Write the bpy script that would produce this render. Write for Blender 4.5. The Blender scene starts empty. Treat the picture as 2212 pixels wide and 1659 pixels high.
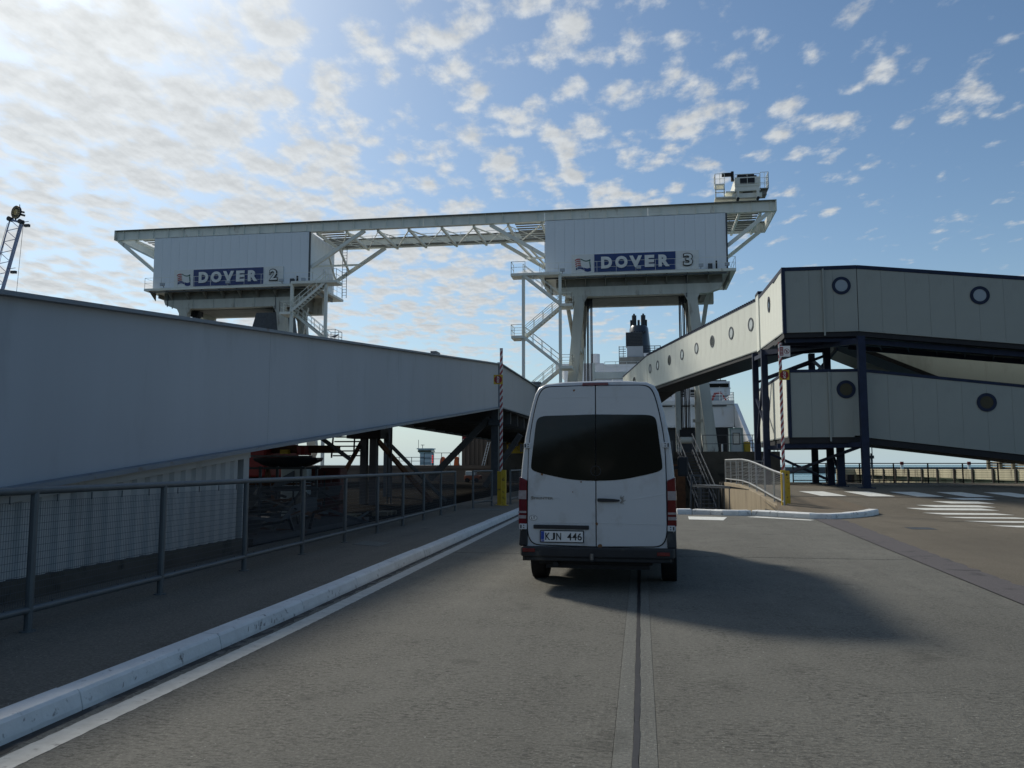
import bpy, math, random
from mathutils import Vector, Matrix
random.seed(7)
sc = bpy.context.scene
COL = sc.collection
R = math.radians

# ------------------------------------------------------------------ camera
cam_d = bpy.data.cameras.new('camera'); cam = bpy.data.objects.new('camera', cam_d); COL.objects.link(cam)
cam_d.sensor_width = 36.0; cam_d.lens = 36.0 * 1789.0 / 2212.0
cam_d.clip_start = 0.1; cam_d.clip_end = 20000
cam.location = (0, 0, 1.6)
cam.rotation_euler = (R(90) + math.atan(173.5 / 1789.0), 0, R(8.83))
sc.camera = cam

# ------------------------------------------------------------------ sun, sky, exposure
SUN = Vector((-2.4, 2.77, 2.6)).normalized()
SUN_EL = math.asin(SUN.z)
SUN_AZ = math.atan2(SUN.x, SUN.y)          # from +Y towards +X
sun_d = bpy.data.lights.new('sun', 'SUN'); sun = bpy.data.objects.new('sun', sun_d); COL.objects.link(sun)
sun_d.energy = 3.35; sun_d.angle = R(7.0); sun_d.color = (1.0, 0.93, 0.82)
sun.rotation_euler = SUN.to_track_quat('Z', 'Y').to_euler(); sun.location = (-30, 35, 60)

world = bpy.data.worlds.new('World'); sc.world = world; world.use_nodes = True
world.cycles.sampling_method = 'MANUAL'; world.cycles.sample_map_resolution = 512
wt = world.node_tree; wt.nodes.clear()
def WN(t, **k):
    n = wt.nodes.new(t)
    for a, b in k.items(): setattr(n, a, b)
    return n
def wl(a, b): wt.links.new(a, b)
def wmath(op, a, b=None, c=None, clamp=False):
    n = WN('ShaderNodeMath', operation=op, use_clamp=clamp)
    for i, v in enumerate((a, b, c)):
        if v is None: continue
        if isinstance(v, (int, float)): n.inputs[i].default_value = v
        else: wl(v, n.inputs[i])
    return n.outputs[0]
SKY_STRENGTH = 0.088
sky = WN('ShaderNodeTexSky', sky_type='NISHITA', sun_disc=False)
sky.sun_elevation = SUN_EL; sky.sun_rotation = SUN_AZ
sky.altitude = 0; sky.air_density = 1.0; sky.dust_density = 0.6; sky.ozone_density = 2.2
tc = WN('ShaderNodeTexCoord')
sep = WN('ShaderNodeSeparateXYZ'); wl(tc.outputs['Generated'], sep.inputs[0])
zc = wmath('ADD', wmath('MAXIMUM', sep.outputs[2], 0.0), 0.07)
px = wmath('DIVIDE', sep.outputs[0], zc); py = wmath('DIVIDE', sep.outputs[1], zc)
# axes of the cloud sheet seen from here: u to the right of the view, v away
cy_, sy_ = math.cos(R(8.83)), math.sin(R(8.83))
u = wmath('ADD', wmath('MULTIPLY', px, cy_), wmath('MULTIPLY', py, sy_))
v = wmath('ADD', wmath('MULTIPLY', px, -sy_), wmath('MULTIPLY', py, cy_))
comb = WN('ShaderNodeCombineXYZ'); wl(u, comb.inputs[0]); wl(v, comb.inputs[1])
def wnoise(vec, scale, detail, rough, off=(0, 0, 0), dist=0.0, stretch=(1, 1, 1), rot=0):
    m = WN('ShaderNodeMapping'); m.inputs['Location'].default_value = off; m.inputs['Scale'].default_value = stretch
    m.inputs['Rotation'].default_value = (0, 0, rot)
    wl(vec, m.inputs['Vector'])
    n = WN('ShaderNodeTexNoise'); n.inputs['Scale'].default_value = scale; n.inputs['Detail'].default_value = detail
    n.inputs['Roughness'].default_value = rough; n.inputs['Distortion'].default_value = dist
    wl(m.outputs[0], n.inputs['Vector']); return n.outputs['Fac']
def wmap(f, a, b, lo=0.0, hi=1.0, smooth_=False):
    n = WN('ShaderNodeMapRange'); n.inputs['From Min'].default_value = a; n.inputs['From Max'].default_value = b
    n.inputs['To Min'].default_value = lo; n.inputs['To Max'].default_value = hi
    if smooth_: n.interpolation_type = 'SMOOTHSTEP'
    wl(f, n.inputs['Value']); return n.outputs[0]
GOFF = (2.4, 7.1)
groups = wnoise(comb.outputs[0], 1.6, 2.0, 0.5, (GOFF[0], GOFF[1], 0))
# the sheet thins out away from its middle, to the right
sheet = wmap(wmath('SUBTRACT', u, wmath('MULTIPLY', wmath('SUBTRACT', wmath('MINIMUM', v, 3.2), 1.6), 0.30)), -0.75, 0.95, 0.125, -0.185)
far_thin = wmap(v, 2.6, 6.0, 0.0, -0.15)
bias = wmath('ADD', wmath('ADD', sheet, far_thin), wmath('MULTIPLY', wmath('SUBTRACT', groups, 0.5), 0.50))
pm_ = WN('ShaderNodeMapping'); pm_.inputs['Scale'].default_value = (1.2, 0.82, 1); pm_.inputs['Rotation'].default_value = (0, 0, R(8)); wl(comb.outputs[0], pm_.inputs[0])
def n2d(vec, scale, detail, rough):
    n = WN('ShaderNodeTexNoise', noise_dimensions='2D'); n.inputs['Scale'].default_value = scale; n.inputs['Detail'].default_value = detail; n.inputs['Roughness'].default_value = rough
    wl(vec, n.inputs['Vector']); return n
warp = n2d(pm_.outputs[0], 6.0, 2.0, 0.5)
ws = WN('ShaderNodeVectorMath', operation='MULTIPLY_ADD'); wl(warp.outputs['Color'], ws.inputs[0]); ws.inputs[1].default_value = (.11, .11, 0); wl(pm_.outputs[0], ws.inputs[2])
vo = WN('ShaderNodeTexVoronoi', feature='F1', voronoi_dimensions='2D'); vo.inputs['Scale'].default_value = 9.0; wl(ws.outputs[0], vo.inputs['Vector'])
cells = wmath('MULTIPLY', wmath('SUBTRACT', 0.42, vo.outputs['Distance']), 0.36)
pf = n2d(pm_.outputs[0], 7.4, 8.0, 0.60).outputs['Fac']
dens = wmath('ADD', wmath('ADD', cells, wmath('MULTIPLY', wmath('SUBTRACT', pf, 0.5), 0.90)), bias)
sun_uv = Vector((SUN.x * cy_ + SUN.y * sy_, -SUN.x * sy_ + SUN.y * cy_, 0)).normalized() * 0.024
ad = WN('ShaderNodeVectorMath', operation='ADD'); wl(pm_.outputs[0], ad.inputs[0]); ad.inputs[1].default_value = sun_uv
pf2 = n2d(ad.outputs[0], 7.4, 4.0, 0.60).outputs['Fac']
soft = wmap(dens, -0.09, 0.20, 0.0, 1.0, True)
# thin out into the haze at the horizon
mrh = WN('ShaderNodeMapRange'); mrh.inputs['From Min'].default_value = 0.02; mrh.inputs['From Max'].default_value = 0.16
wl(sep.outputs[2], mrh.inputs['Value'])
alpha = wmath('MULTIPLY', wmath('MULTIPLY', soft, 0.95), mrh.outputs[0], clamp=True)
# light scattered forward around the sun
dotn = WN('ShaderNodeVectorMath', operation='DOT_PRODUCT'); dotn.inputs[1].default_value = SUN
wl(tc.outputs['Generated'], dotn.inputs[0])
dp = wmath('MAXIMUM', dotn.outputs['Value'], 0.0)
glow = wmath('POWER', dp, 5.0); glow2 = wmath('POWER', dp, 24.0)
lit = wmap(wmath('SUBTRACT', pf, pf2), -0.12, 0.12, 0.88, 1.08)       # sides turned to the sun are brighter
thick = wmap(dens, 0.12, 0.42, 1.0, 0.90)
cl_b = wmath('MULTIPLY', wmath('MULTIPLY', wmath('ADD', wmath('ADD', 7.0, wmath('MULTIPLY', glow, 1.2)), wmath('MULTIPLY', glow2, 0.9)), thick), lit)
ccol = WN('ShaderNodeVectorMath', operation='SCALE'); ccol.inputs[0].default_value = (0.955, 1.0, 1.03)
wl(cl_b, ccol.inputs['Scale'])
tint = WN('ShaderNodeVectorMath', operation='MULTIPLY'); wl(sky.outputs[0], tint.inputs[0]); tint.inputs[1].default_value = (0.94, 1.06, 1.10)
hz = wmath('POWER', wmath('SUBTRACT', 1.0, wmath('MAXIMUM', sep.outputs[2], 0.0), None, True), 9.0)    # bright sea haze all round the horizon
hmix = WN('ShaderNodeMix', data_type='RGBA'); wl(wmath('MULTIPLY', hz, 0.88), hmix.inputs[0]); wl(tint.outputs[0], hmix.inputs[6]); hmix.inputs[7].default_value = (5.2, 6.7, 7.5, 1)
mix = WN('ShaderNodeMix', data_type='RGBA'); wl(alpha, mix.inputs[0]); wl(hmix.outputs[2], mix.inputs[6]); wl(ccol.outputs[0], mix.inputs[7])
bg = WN('ShaderNodeBackground'); bg.inputs[1].default_value = SKY_STRENGTH
aur = WN('ShaderNodeVectorMath', operation='SCALE'); aur.inputs[0].default_value = (1.0, 0.96, 0.84)      # veil of bright haze round the sun
wl(wmath('ADD', wmath('MULTIPLY', wmath('POWER', dp, 9.0), 0.45), wmath('MULTIPLY', wmath('POWER', dp, 40.0), 1.3)), aur.inputs['Scale'])
fin = WN('ShaderNodeVectorMath', operation='ADD'); wl(mix.outputs[2], fin.inputs[0]); wl(aur.outputs[0], fin.inputs[1])
wl(fin.outputs[0], bg.inputs[0])
wo = WN('ShaderNodeOutputWorld'); wl(bg.outputs[0], wo.inputs[0])

vs = sc.view_settings; vs.view_transform = 'Standard'; vs.look = 'None'; vs.gamma = 1.0; vs.use_curve_mapping = False
vs.exposure = 0.0
sc.render.engine = 'CYCLES'
sc.cycles.use_denoising = True
sc.cycles.max_bounces = 6

# ------------------------------------------------------------------ materials
MATS = {}
def mat(name, col, rough=0.6, var=0.08, scale=1.5, streak=0, metal=0.0, spec=0.4, bump=0.0, bscale=40.0,
        dirt=None, dirt_amt=0.0, dirt_scale=3.0, dirt_streak=0.0, detail=5.0):
    if name in MATS: return MATS[name]
    m = bpy.data.materials.new(name); m.use_nodes = True; nt = m.node_tree; N = nt.nodes; L = nt.links
    b = N['Principled BSDF']; b.inputs['Roughness'].default_value = rough; b.inputs['Metallic'].default_value = metal
    b.inputs['Specular IOR Level'].default_value = spec
    t = N.new('ShaderNodeTexCoord')
    def noise(s, st, det=detail, loc=(0, 0, 0)):
        mp = N.new('ShaderNodeMapping'); mp.inputs['Scale'].default_value = (1, 1, st); mp.inputs['Location'].default_value = loc
        L.new(t.outputs['Object'], mp.inputs['Vector'])
        n = N.new('ShaderNodeTexNoise'); n.inputs['Scale'].default_value = s; n.inputs['Detail'].default_value = det
        n.inputs['Roughness'].default_value = 0.6
        L.new(mp.outputs[0], n.inputs['Vector']); return n.outputs['Fac']
    f = noise(scale, 0.12 if streak else 1.0)
    mr = N.new('ShaderNodeMapRange'); mr.inputs['From Min'].default_value = 0.3; mr.inputs['From Max'].default_value = 0.7
    L.new(f, mr.inputs['Value'])
    mx = N.new('ShaderNodeMix'); mx.data_type = 'RGBA'
    L.new(mr.outputs[0], mx.inputs[0])
    mx.inputs[6].default_value = tuple(max(0, c * (1 - var)) for c in col) + (1,)
    mx.inputs[7].default_value = tuple(min(1, c * (1 + var)) for c in col) + (1,)
    out = mx.outputs[2]
    if dirt is not None:
        f2 = noise(dirt_scale, dirt_streak if dirt_streak else 1.0, 6.0, (4.2, 1.3, 7.7))
        m2 = N.new('ShaderNodeMapRange'); m2.inputs['From Min'].default_value = 0.72 - dirt_amt * 0.4; m2.inputs['From Max'].default_value = 0.80 - dirt_amt * 0.3
        L.new(f2, m2.inputs['Value'])
        x2 = N.new('ShaderNodeMix'); x2.data_type = 'RGBA'; L.new(m2.outputs[0], x2.inputs[0]); L.new(out, x2.inputs[6])
        x2.inputs[7].default_value = tuple(dirt) + (1,); out = x2.outputs[2]
    L.new(out, b.inputs['Base Color'])
    rr = N.new('ShaderNodeMapRange'); rr.inputs['To Min'].default_value = max(0.02, rough - 0.07); rr.inputs['To Max'].default_value = min(1, rough + 0.07)
    L.new(f, rr.inputs['Value']); L.new(rr.outputs[0], b.inputs['Roughness'])
    if bump:
        n3 = noise(bscale, 1.0, 6.0); bp = N.new('ShaderNodeBump'); bp.inputs['Strength'].default_value = bump; bp.inputs['Distance'].default_value = 0.02
        L.new(n3, bp.inputs['Height']); L.new(bp.outputs[0], b.inputs['Normal'])
    MATS[name] = m; return m

def concrete_road(name, col, spec=0.3, fine=1.0):
    m = bpy.data.materials.new(name); m.use_nodes = True; nt = m.node_tree; N = nt.nodes; L = nt.links
    b = N['Principled BSDF']; b.inputs['Roughness'].default_value = 0.9; b.inputs['Specular IOR Level'].default_value = spec
    t = N.new('ShaderNodeTexCoord')
    def noise(s, st=(1, 1, 1), det=5.0, rough=0.6, loc=(0, 0, 0)):
        mp = N.new('ShaderNodeMapping'); mp.inputs['Scale'].default_value = st; mp.inputs['Location'].default_value = loc
        L.new(t.outputs['Object'], mp.inputs['Vector'])
        n = N.new('ShaderNodeTexNoise'); n.inputs['Scale'].default_value = s; n.inputs['Detail'].default_value = det; n.inputs['Roughness'].default_value = rough
        L.new(mp.outputs[0], n.inputs['Vector']); return n.outputs['Fac']
    def rng(f, a, c, lo=0.0, hi=1.0):
        r = N.new('ShaderNodeMapRange'); r.inputs['From Min'].default_value = a; r.inputs['From Max'].default_value = c
        r.inputs['To Min'].default_value = lo; r.inputs['To Max'].default_value = hi; L.new(f, r.inputs['Value']); return r.outputs[0]
    def mixc(f, a, c):
        x = N.new('ShaderNodeMix'); x.data_type = 'RGBA'; L.new(f, x.inputs[0])
        for i, q in ((6, a), (7, c)):
            if isinstance(q, tuple): x.inputs[i].default_value = q + (1,)
            else: L.new(q, x.inputs[i])
        return x.outputs[2]
    s = lambda k: tuple(c * k for c in col)
    big = noise(0.35, (1, 0.55, 1), 5)
    c0 = mixc(rng(big, 0.3, 0.72), s(0.78), s(1.16))
    trk = noise(1.1, (2.2, 0.12, 1), 4, 0.6, (3, 3, 0))                     # tyre-polished bands along the lane
    c1 = mixc(rng(trk, 0.46, 0.72, 0, 0.45), c0, s(0.66))
    pits = noise(13.0, (1.0, 2.6, 1), 8, 0.75)                                # broom finish across the lane
    clus = noise(1.8, (1, 1, 1), 4, 0.6, (5, 9, 0))
    pm2 = N.new('ShaderNodeMath'); pm2.operation = 'MULTIPLY'; L.new(rng(pits, 0.47, 0.60, 0, 1.0 * fine), pm2.inputs[0]); L.new(rng(clus, 0.36, 0.62, 0.25, 1.0), pm2.inputs[1])
    c2 = mixc(pm2.outputs[0], c1, s(0.36))
    grit = noise(42.0, (1, 1.15, 1), 4, 0.85)
    c3a = mixc(rng(grit, 0.52, 0.68, 0, 0.75), c2, s(1.8))
    c3 = mixc(rng(grit, 0.47, 0.32, 0, 0.75), c3a, s(0.42))
    spk = noise(33.0, (1, 1, 1), 1, 0.5, (7, 1, 0))
    c4 = mixc(rng(spk, 0.765, 0.79, 0, 0.8), c3, (0.5, 0.5, 0.47))
    oil = noise(1.6, (1, 1, 1), 3, 0.5, (13, 4, 0))
    c5 = mixc(rng(oil, 0.64, 0.76, 0, 0.6), c4, s(0.4))
    L.new(c5, b.inputs['Base Color'])
    add = N.new('ShaderNodeMath'); add.operation = 'ADD'; L.new(rng(pits, 0.4, 0.7, 0.8, 0.0), add.inputs[0]); L.new(rng(grit, 0.3, 0.7, 0, 0.9), add.inputs[1])
    bp = N.new('ShaderNodeBump'); bp.inputs['Strength'].default_value = 0.8; bp.inputs['Distance'].default_value = 0.010
    L.new(add.outputs[0], bp.inputs['Height']); L.new(bp.outputs[0], b.inputs['Normal'])
    MATS[name] = m; return m

def glassy(name, col, rough=0.04, spec=0.5):
    m = bpy.data.materials.new(name); m.use_nodes = True; nt = m.node_tree
    b = nt.nodes['Principled BSDF']; b.inputs['Base Color'].default_value = col + (1,); b.inputs['Specular IOR Level'].default_value = spec
    n = nt.nodes.new('ShaderNodeTexNoise'); n.inputs['Scale'].default_value = 6
    r = nt.nodes.new('ShaderNodeMapRange'); r.inputs['To Min'].default_value = rough; r.inputs['To Max'].default_value = rough + 0.06
    nt.links.new(n.outputs[0], r.inputs['Value']); nt.links.new(r.outputs[0], b.inputs['Roughness'])
    MATS[name] = m; return m

def stripes(name, ca, cb, period, axis_x=1.0):
    m = bpy.data.materials.new(name); m.use_nodes = True; nt = m.node_tree; N = nt.nodes; L = nt.links
    b = N['Principled BSDF']; b.inputs['Roughness'].default_value = 0.5
    t = N.new('ShaderNodeTexCoord'); s = N.new('ShaderNodeSeparateXYZ'); L.new(t.outputs['Object'], s.inputs[0])
    a = N.new('ShaderNodeMath'); a.operation = 'MULTIPLY_ADD'; L.new(s.outputs[0], a.inputs[0]); a.inputs[1].default_value = axis_x; L.new(s.outputs[2], a.inputs[2])
    d = N.new('ShaderNodeMath'); d.operation = 'DIVIDE'; L.new(a.outputs[0], d.inputs[0]); d.inputs[1].default_value = period
    f = N.new('ShaderNodeMath'); f.operation = 'FRACT'; L.new(d.outputs[0], f.inputs[0])
    g = N.new('ShaderNodeMath'); g.operation = 'GREATER_THAN'; L.new(f.outputs[0], g.inputs[0]); g.inputs[1].default_value = 0.5
    x = N.new('ShaderNodeMix'); x.data_type = 'RGBA'; L.new(g.outputs[0], x.inputs[0]); x.inputs[6].default_value = ca + (1,); x.inputs[7].default_value = cb + (1,)
    n = N.new('ShaderNodeTexNoise'); n.inputs['Scale'].default_value = 9; n.inputs['Detail'].default_value = 5
    r = N.new('ShaderNodeMapRange'); r.inputs['From Min'].default_value = 0.55; r.inputs['From Max'].default_value = 0.75; r.inputs['To Max'].default_value = 0.35
    L.new(n.outputs[0], r.inputs['Value'])
    y = N.new('ShaderNodeMix'); y.data_type = 'RGBA'; L.new(r.outputs[0], y.inputs[0]); L.new(x.outputs[2], y.inputs[6]); y.inputs[7].default_value = (0.18, 0.17, 0.16, 1)
    L.new(y.outputs[2], b.inputs['Base Color'])
    MATS[name] = m; return m

RUST = (0.16, 0.075, 0.035); GRIME = (0.07, 0.068, 0.06)
M_road = concrete_road('road_concrete', (0.186, 0.183, 0.158))
M_band = concrete_road('joint_band_concrete', (0.196, 0.199, 0.178), fine=0.25)
M_tarmac = concrete_road('quay_tarmac', (0.172, 0.150, 0.113), fine=0.5)
M_isl = concrete_road('island_concrete', (0.175, 0.142, 0.10), fine=0.3)
M_path = concrete_road('footway_asphalt', (0.185, 0.168, 0.138), fine=0.3)
M_yard = concrete_road('yard_ground', (0.026, 0.025, 0.023), spec=0.0, fine=0.4)  # base colour lowered to stand in for shade over the yard
M_patch = mat('asphalt_patch', (0.098, 0.090, 0.092), 0.9, 0.35, 60, bump=0.6, bscale=90, dirt=(0.05, 0.048, 0.05), dirt_amt=0.35, dirt_scale=2.5)
M_seal = mat('sealant', (0.022, 0.022, 0.024), 0.55, 0.3, 12, dirt=(0.06, 0.058, 0.055), dirt_amt=0.3, dirt_scale=20)
M_white = mat('road_paint', (0.74, 0.75, 0.69), 0.7, 0.12, 6, dirt=(0.3, 0.29, 0.26), dirt_amt=0.22, dirt_scale=9, bump=0.2)
M_lane = mat('worn_road_paint', (0.46, 0.46, 0.42), 0.75, 0.15, 8, dirt=(0.25, 0.245, 0.225), dirt_amt=0.28, dirt_scale=14, bump=0.3)
M_kerb = mat('kerb_paint', (0.60, 0.62, 0.62), 0.6, 0.10, 3, dirt=(0.12, 0.12, 0.12), dirt_amt=0.27, dirt_scale=11, bump=0.5, bscale=14)
M_kerbscuff = mat('kerb_scuff', (0.78, 0.79, 0.76), 0.65, 0.12, 3, dirt=(0.05, 0.05, 0.055), dirt_amt=0.30, dirt_scale=4.5, bump=0.4, bscale=18)
M_gut = mat('gutter_dirt', (0.035, 0.034, 0.033), 0.9, 0.4, 8, dirt=(0.13, 0.125, 0.115), dirt_amt=0.5, dirt_scale=6)
M_girder = mat('girder_paint', (0.335, 0.37, 0.41), 0.55, 0.07, 0.7, streak=1, dirt=(0.30, 0.333, 0.368), dirt_amt=0.40, dirt_scale=1.4, dirt_streak=0.3)
M_flange = mat('flange_paint', (0.17, 0.20, 0.23), 0.5, 0.12, 2, dirt=(0.14, 0.11, 0.09), dirt_amt=0.3, dirt_scale=4)
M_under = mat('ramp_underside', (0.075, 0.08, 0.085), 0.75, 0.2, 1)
M_corr = mat('corrugated_sheet', (0.36, 0.385, 0.39), 0.55, 0.08, 1.2, streak=1, dirt=(0.27, 0.29, 0.29), dirt_amt=0.35, dirt_scale=3, dirt_streak=0.15)
M_galv = mat('galvanised_steel', (0.095, 0.112, 0.122), 0.5, 0.16, 5, metal=0.25, dirt=(0.12, 0.10, 0.085), dirt_amt=0.2, dirt_scale=9)
M_dkgalv = mat('dull_steel', (0.07, 0.082, 0.095), 0.55, 0.2, 5, metal=0.2)
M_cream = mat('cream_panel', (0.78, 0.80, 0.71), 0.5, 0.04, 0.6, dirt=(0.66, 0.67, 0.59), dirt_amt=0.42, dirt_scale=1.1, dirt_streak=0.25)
M_creamshade = mat('cream_panel_shaded', (0.29, 0.32, 0.30), 0.5, 0.04, 0.6, dirt=(0.24, 0.26, 0.24), dirt_amt=0.4, dirt_scale=0.9, dirt_streak=0.3)  # the same cream, darkened in colour for walls turned from the sun
M_navy = mat('navy_steel', (0.014, 0.023, 0.052), 0.55, 0.25, 3, spec=0.25)
M_black = mat('black_steel', (0.012, 0.013, 0.016), 0.6, 0.3, 3)
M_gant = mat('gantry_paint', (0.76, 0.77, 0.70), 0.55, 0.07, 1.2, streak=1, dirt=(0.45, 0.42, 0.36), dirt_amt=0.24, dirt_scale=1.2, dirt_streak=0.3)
M_gantshade = mat('gantry_paint_shaded', (0.52, 0.53, 0.48), 0.6, 0.10, 1.2, streak=1, dirt=(0.22, 0.19, 0.15), dirt_amt=0.33, dirt_scale=1.2, dirt_streak=0.3)  # gantry paint darkened for lower steel with less sky light, plus dirt streaks
M_clad = mat('tower_cladding', (0.74, 0.79, 0.83), 0.5, 0.035, 0.5, streak=1, dirt=(0.66, 0.71, 0.75), dirt_amt=0.45, dirt_scale=0.7, dirt_streak=0.2)
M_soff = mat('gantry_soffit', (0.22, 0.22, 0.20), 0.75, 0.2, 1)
M_board = mat('sign_blue', (0.018, 0.045, 0.16), 0.4, 0.1, 2)
M_letw = mat('letter_white', (0.72, 0.74, 0.72), 0.5, 0.06, 2)
M_letk = mat('letter_black', (0.02, 0.022, 0.025), 0.5, 0.1, 2)
M_logo_r = mat('logo_red', (0.42, 0.07, 0.07), 0.5); M_logo_g = mat('logo_green', (0.03, 0.13, 0.10), 0.5); M_logo_b = mat('logo_blue', (0.02, 0.04, 0.16), 0.5)
M_rope = mat('wire_rope', (0.02, 0.02, 0.022), 0.6, 0.3, 10)
M_conc = mat('plain_concrete', (0.32, 0.265, 0.18), 0.85, 0.14, 1.5, streak=1, dirt=(0.2, 0.16, 0.11), dirt_amt=0.4, dirt_scale=2.5, dirt_streak=0.2, bump=0.3)
M_dkconc = mat('dark_concrete', (0.075, 0.072, 0.062), 0.85, 0.25, 1.2, dirt=(0.03, 0.03, 0.028), dirt_amt=0.4, dirt_scale=2)  # concrete in a darker mottled tone
M_pier = mat('pier_concrete', (0.46, 0.42, 0.29), 0.9, 0.22, 0.8, streak=1, dirt=(0.14, 0.12, 0.08), dirt_amt=0.45, dirt_scale=0.9, dirt_streak=0.3)
M_timber = mat('weathered_timber', (0.20, 0.18, 0.13), 0.9, 0.25, 2)
M_pile = mat('fender_pile', (0.06, 0.052, 0.042), 0.9, 0.3, 2)
M_red = mat('red_paint', (0.24, 0.018, 0.018), 0.5, 0.12, 4, dirt=RUST, dirt_amt=0.3)
M_dkred = mat('dark_red_paint', (0.07, 0.012, 0.012), 0.6, 0.2, 3)
M_ltgalv = mat('bright_galvanised', (0.36, 0.38, 0.385), 0.5, 0.12, 5, metal=0.2)
M_orange = mat('orange_paint', (0.62, 0.13, 0.03), 0.55, 0.1, 3)
M_yellow = mat('yellow_paint', (0.52, 0.36, 0.03), 0.5, 0.1, 5, dirt=(0.10, 0.07, 0.03), dirt_amt=0.33, dirt_scale=7)
M_rust = mat('rusty_steel', (0.11, 0.055, 0.03), 0.85, 0.3, 4)
M_brown = mat('brown_cladding', (0.14, 0.11, 0.085), 0.8, 0.15, 1, streak=1)
M_ship = mat('ship_white', (0.70, 0.72, 0.74), 0.45, 0.05, 0.5, streak=1, dirt=(0.5, 0.47, 0.42), dirt_amt=0.3, dirt_scale=0.8, dirt_streak=0.2)
M_shipdk = mat('ship_dark', (0.015, 0.02, 0.028), 0.45, 0.2, 1)
M_funnel = mat('funnel_paint', (0.03, 0.04, 0.055), 0.3, 0.2, 1, spec=0.6)
M_crane = mat('crane_blue', (0.27, 0.29, 0.42), 0.5, 0.15, 2)
M_sheave = mat('sheave_orange', (0.50, 0.34, 0.14), 0.55, 0.15, 2)
M_stripe = stripes('barrier_stripe', (0.62, 0.62, 0.60), (0.28, 0.03, 0.04), 0.245, -1.6)
M_vanw = mat('van_paint', (0.53, 0.555, 0.57), 0.34, 0.035, 1.2, spec=0.45, dirt=(0.44, 0.445, 0.44), dirt_amt=0.42, dirt_scale=3, dirt_streak=0.6)
M_vseam = mat('van_seam', (0.02, 0.02, 0.022), 0.7)
M_plastic = mat('black_plastic', (0.022, 0.024, 0.027), 0.62, 0.25, 5, dirt=(0.06, 0.058, 0.055), dirt_amt=0.35, dirt_scale=5)
M_tyre = mat('tyre_rubber', (0.016, 0.016, 0.017), 0.85, 0.25, 8, bump=0.3, bscale=30)
M_rim = mat('wheel_steel', (0.25, 0.26, 0.27), 0.5, 0.15, 5, metal=0.6)
M_lensr = mat('lens_red', (0.125, 0.008, 0.012), 0.12, 0.25, 14, spec=0.6)
M_lensw = mat('lens_clear', (0.32, 0.28, 0.28), 0.15, 0.2, 14, spec=0.6)
M_plate = mat('plate_white', (0.72, 0.73, 0.72), 0.4, 0.04)
M_plateb = mat('plate_blue', (0.02, 0.06, 0.32), 0.4, 0.05)
M_chrome = mat('badge_chrome', (0.25, 0.25, 0.25), 0.3, 0.1, 4, metal=0.8)
M_rustspot = mat('rust_spot', (0.20, 0.10, 0.045), 0.8, 0.3, 60)
M_vglass = glassy('van_glass', (0.0035, 0.0055, 0.007), 0.03, 0.30)
M_pane = glassy('porthole_pane', (0.22, 0.26, 0.30), 0.06, 0.6)
M_panel2 = glassy('porthole_pane_dark', (0.06, 0.06, 0.045), 0.05, 0.4)
M_panelit = glassy('porthole_pane_pale', (0.55, 0.58, 0.55), 0.1, 0.6)  # bright sky seen through the walkway, put into the pane colour
M_cabgl = glassy('cabin_glass', (0.45, 0.50, 0.50), 0.06, 0.6)
M_green = mat('cabin_green', (0.22, 0.34, 0.32), 0.5, 0.1)
M_cabin = mat('cabin_grey', (0.46, 0.52, 0.53), 0.5, 0.06)
M_tower = mat('control_tower_grey', (0.38, 0.42, 0.46), 0.6, 0.1, 0.3)
M_gull = mat('gull_grey', (0.22, 0.22, 0.23), 0.8, 0.3, 20)
M_bw = mat('breakwater_stone', (0.085, 0.095, 0.105), 0.9, 0.3, 0.05)

def water_mat():
    m = bpy.data.materials.new('sea_water'); m.use_nodes = True; nt = m.node_tree
    b = nt.nodes['Principled BSDF']; b.inputs['Base Color'].default_value = (0.07, 0.19, 0.21, 1); b.inputs['Roughness'].default_value = 0.22
    t = nt.nodes.new('ShaderNodeTexCoord'); n = nt.nodes.new('ShaderNodeTexNoise'); n.inputs['Scale'].default_value = 0.35; n.inputs['Detail'].default_value = 6
    nt.links.new(t.outputs['Object'], n.inputs['Vector'])
    bp = nt.nodes.new('ShaderNodeBump'); bp.inputs['Strength'].default_value = 0.9; bp.inputs['Distance'].default_value = 0.5
    nt.links.new(n.outputs[0], bp.inputs['Height']); nt.links.new(bp.outputs[0], b.inputs['Normal']); return m
M_sea = water_mat()

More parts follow.
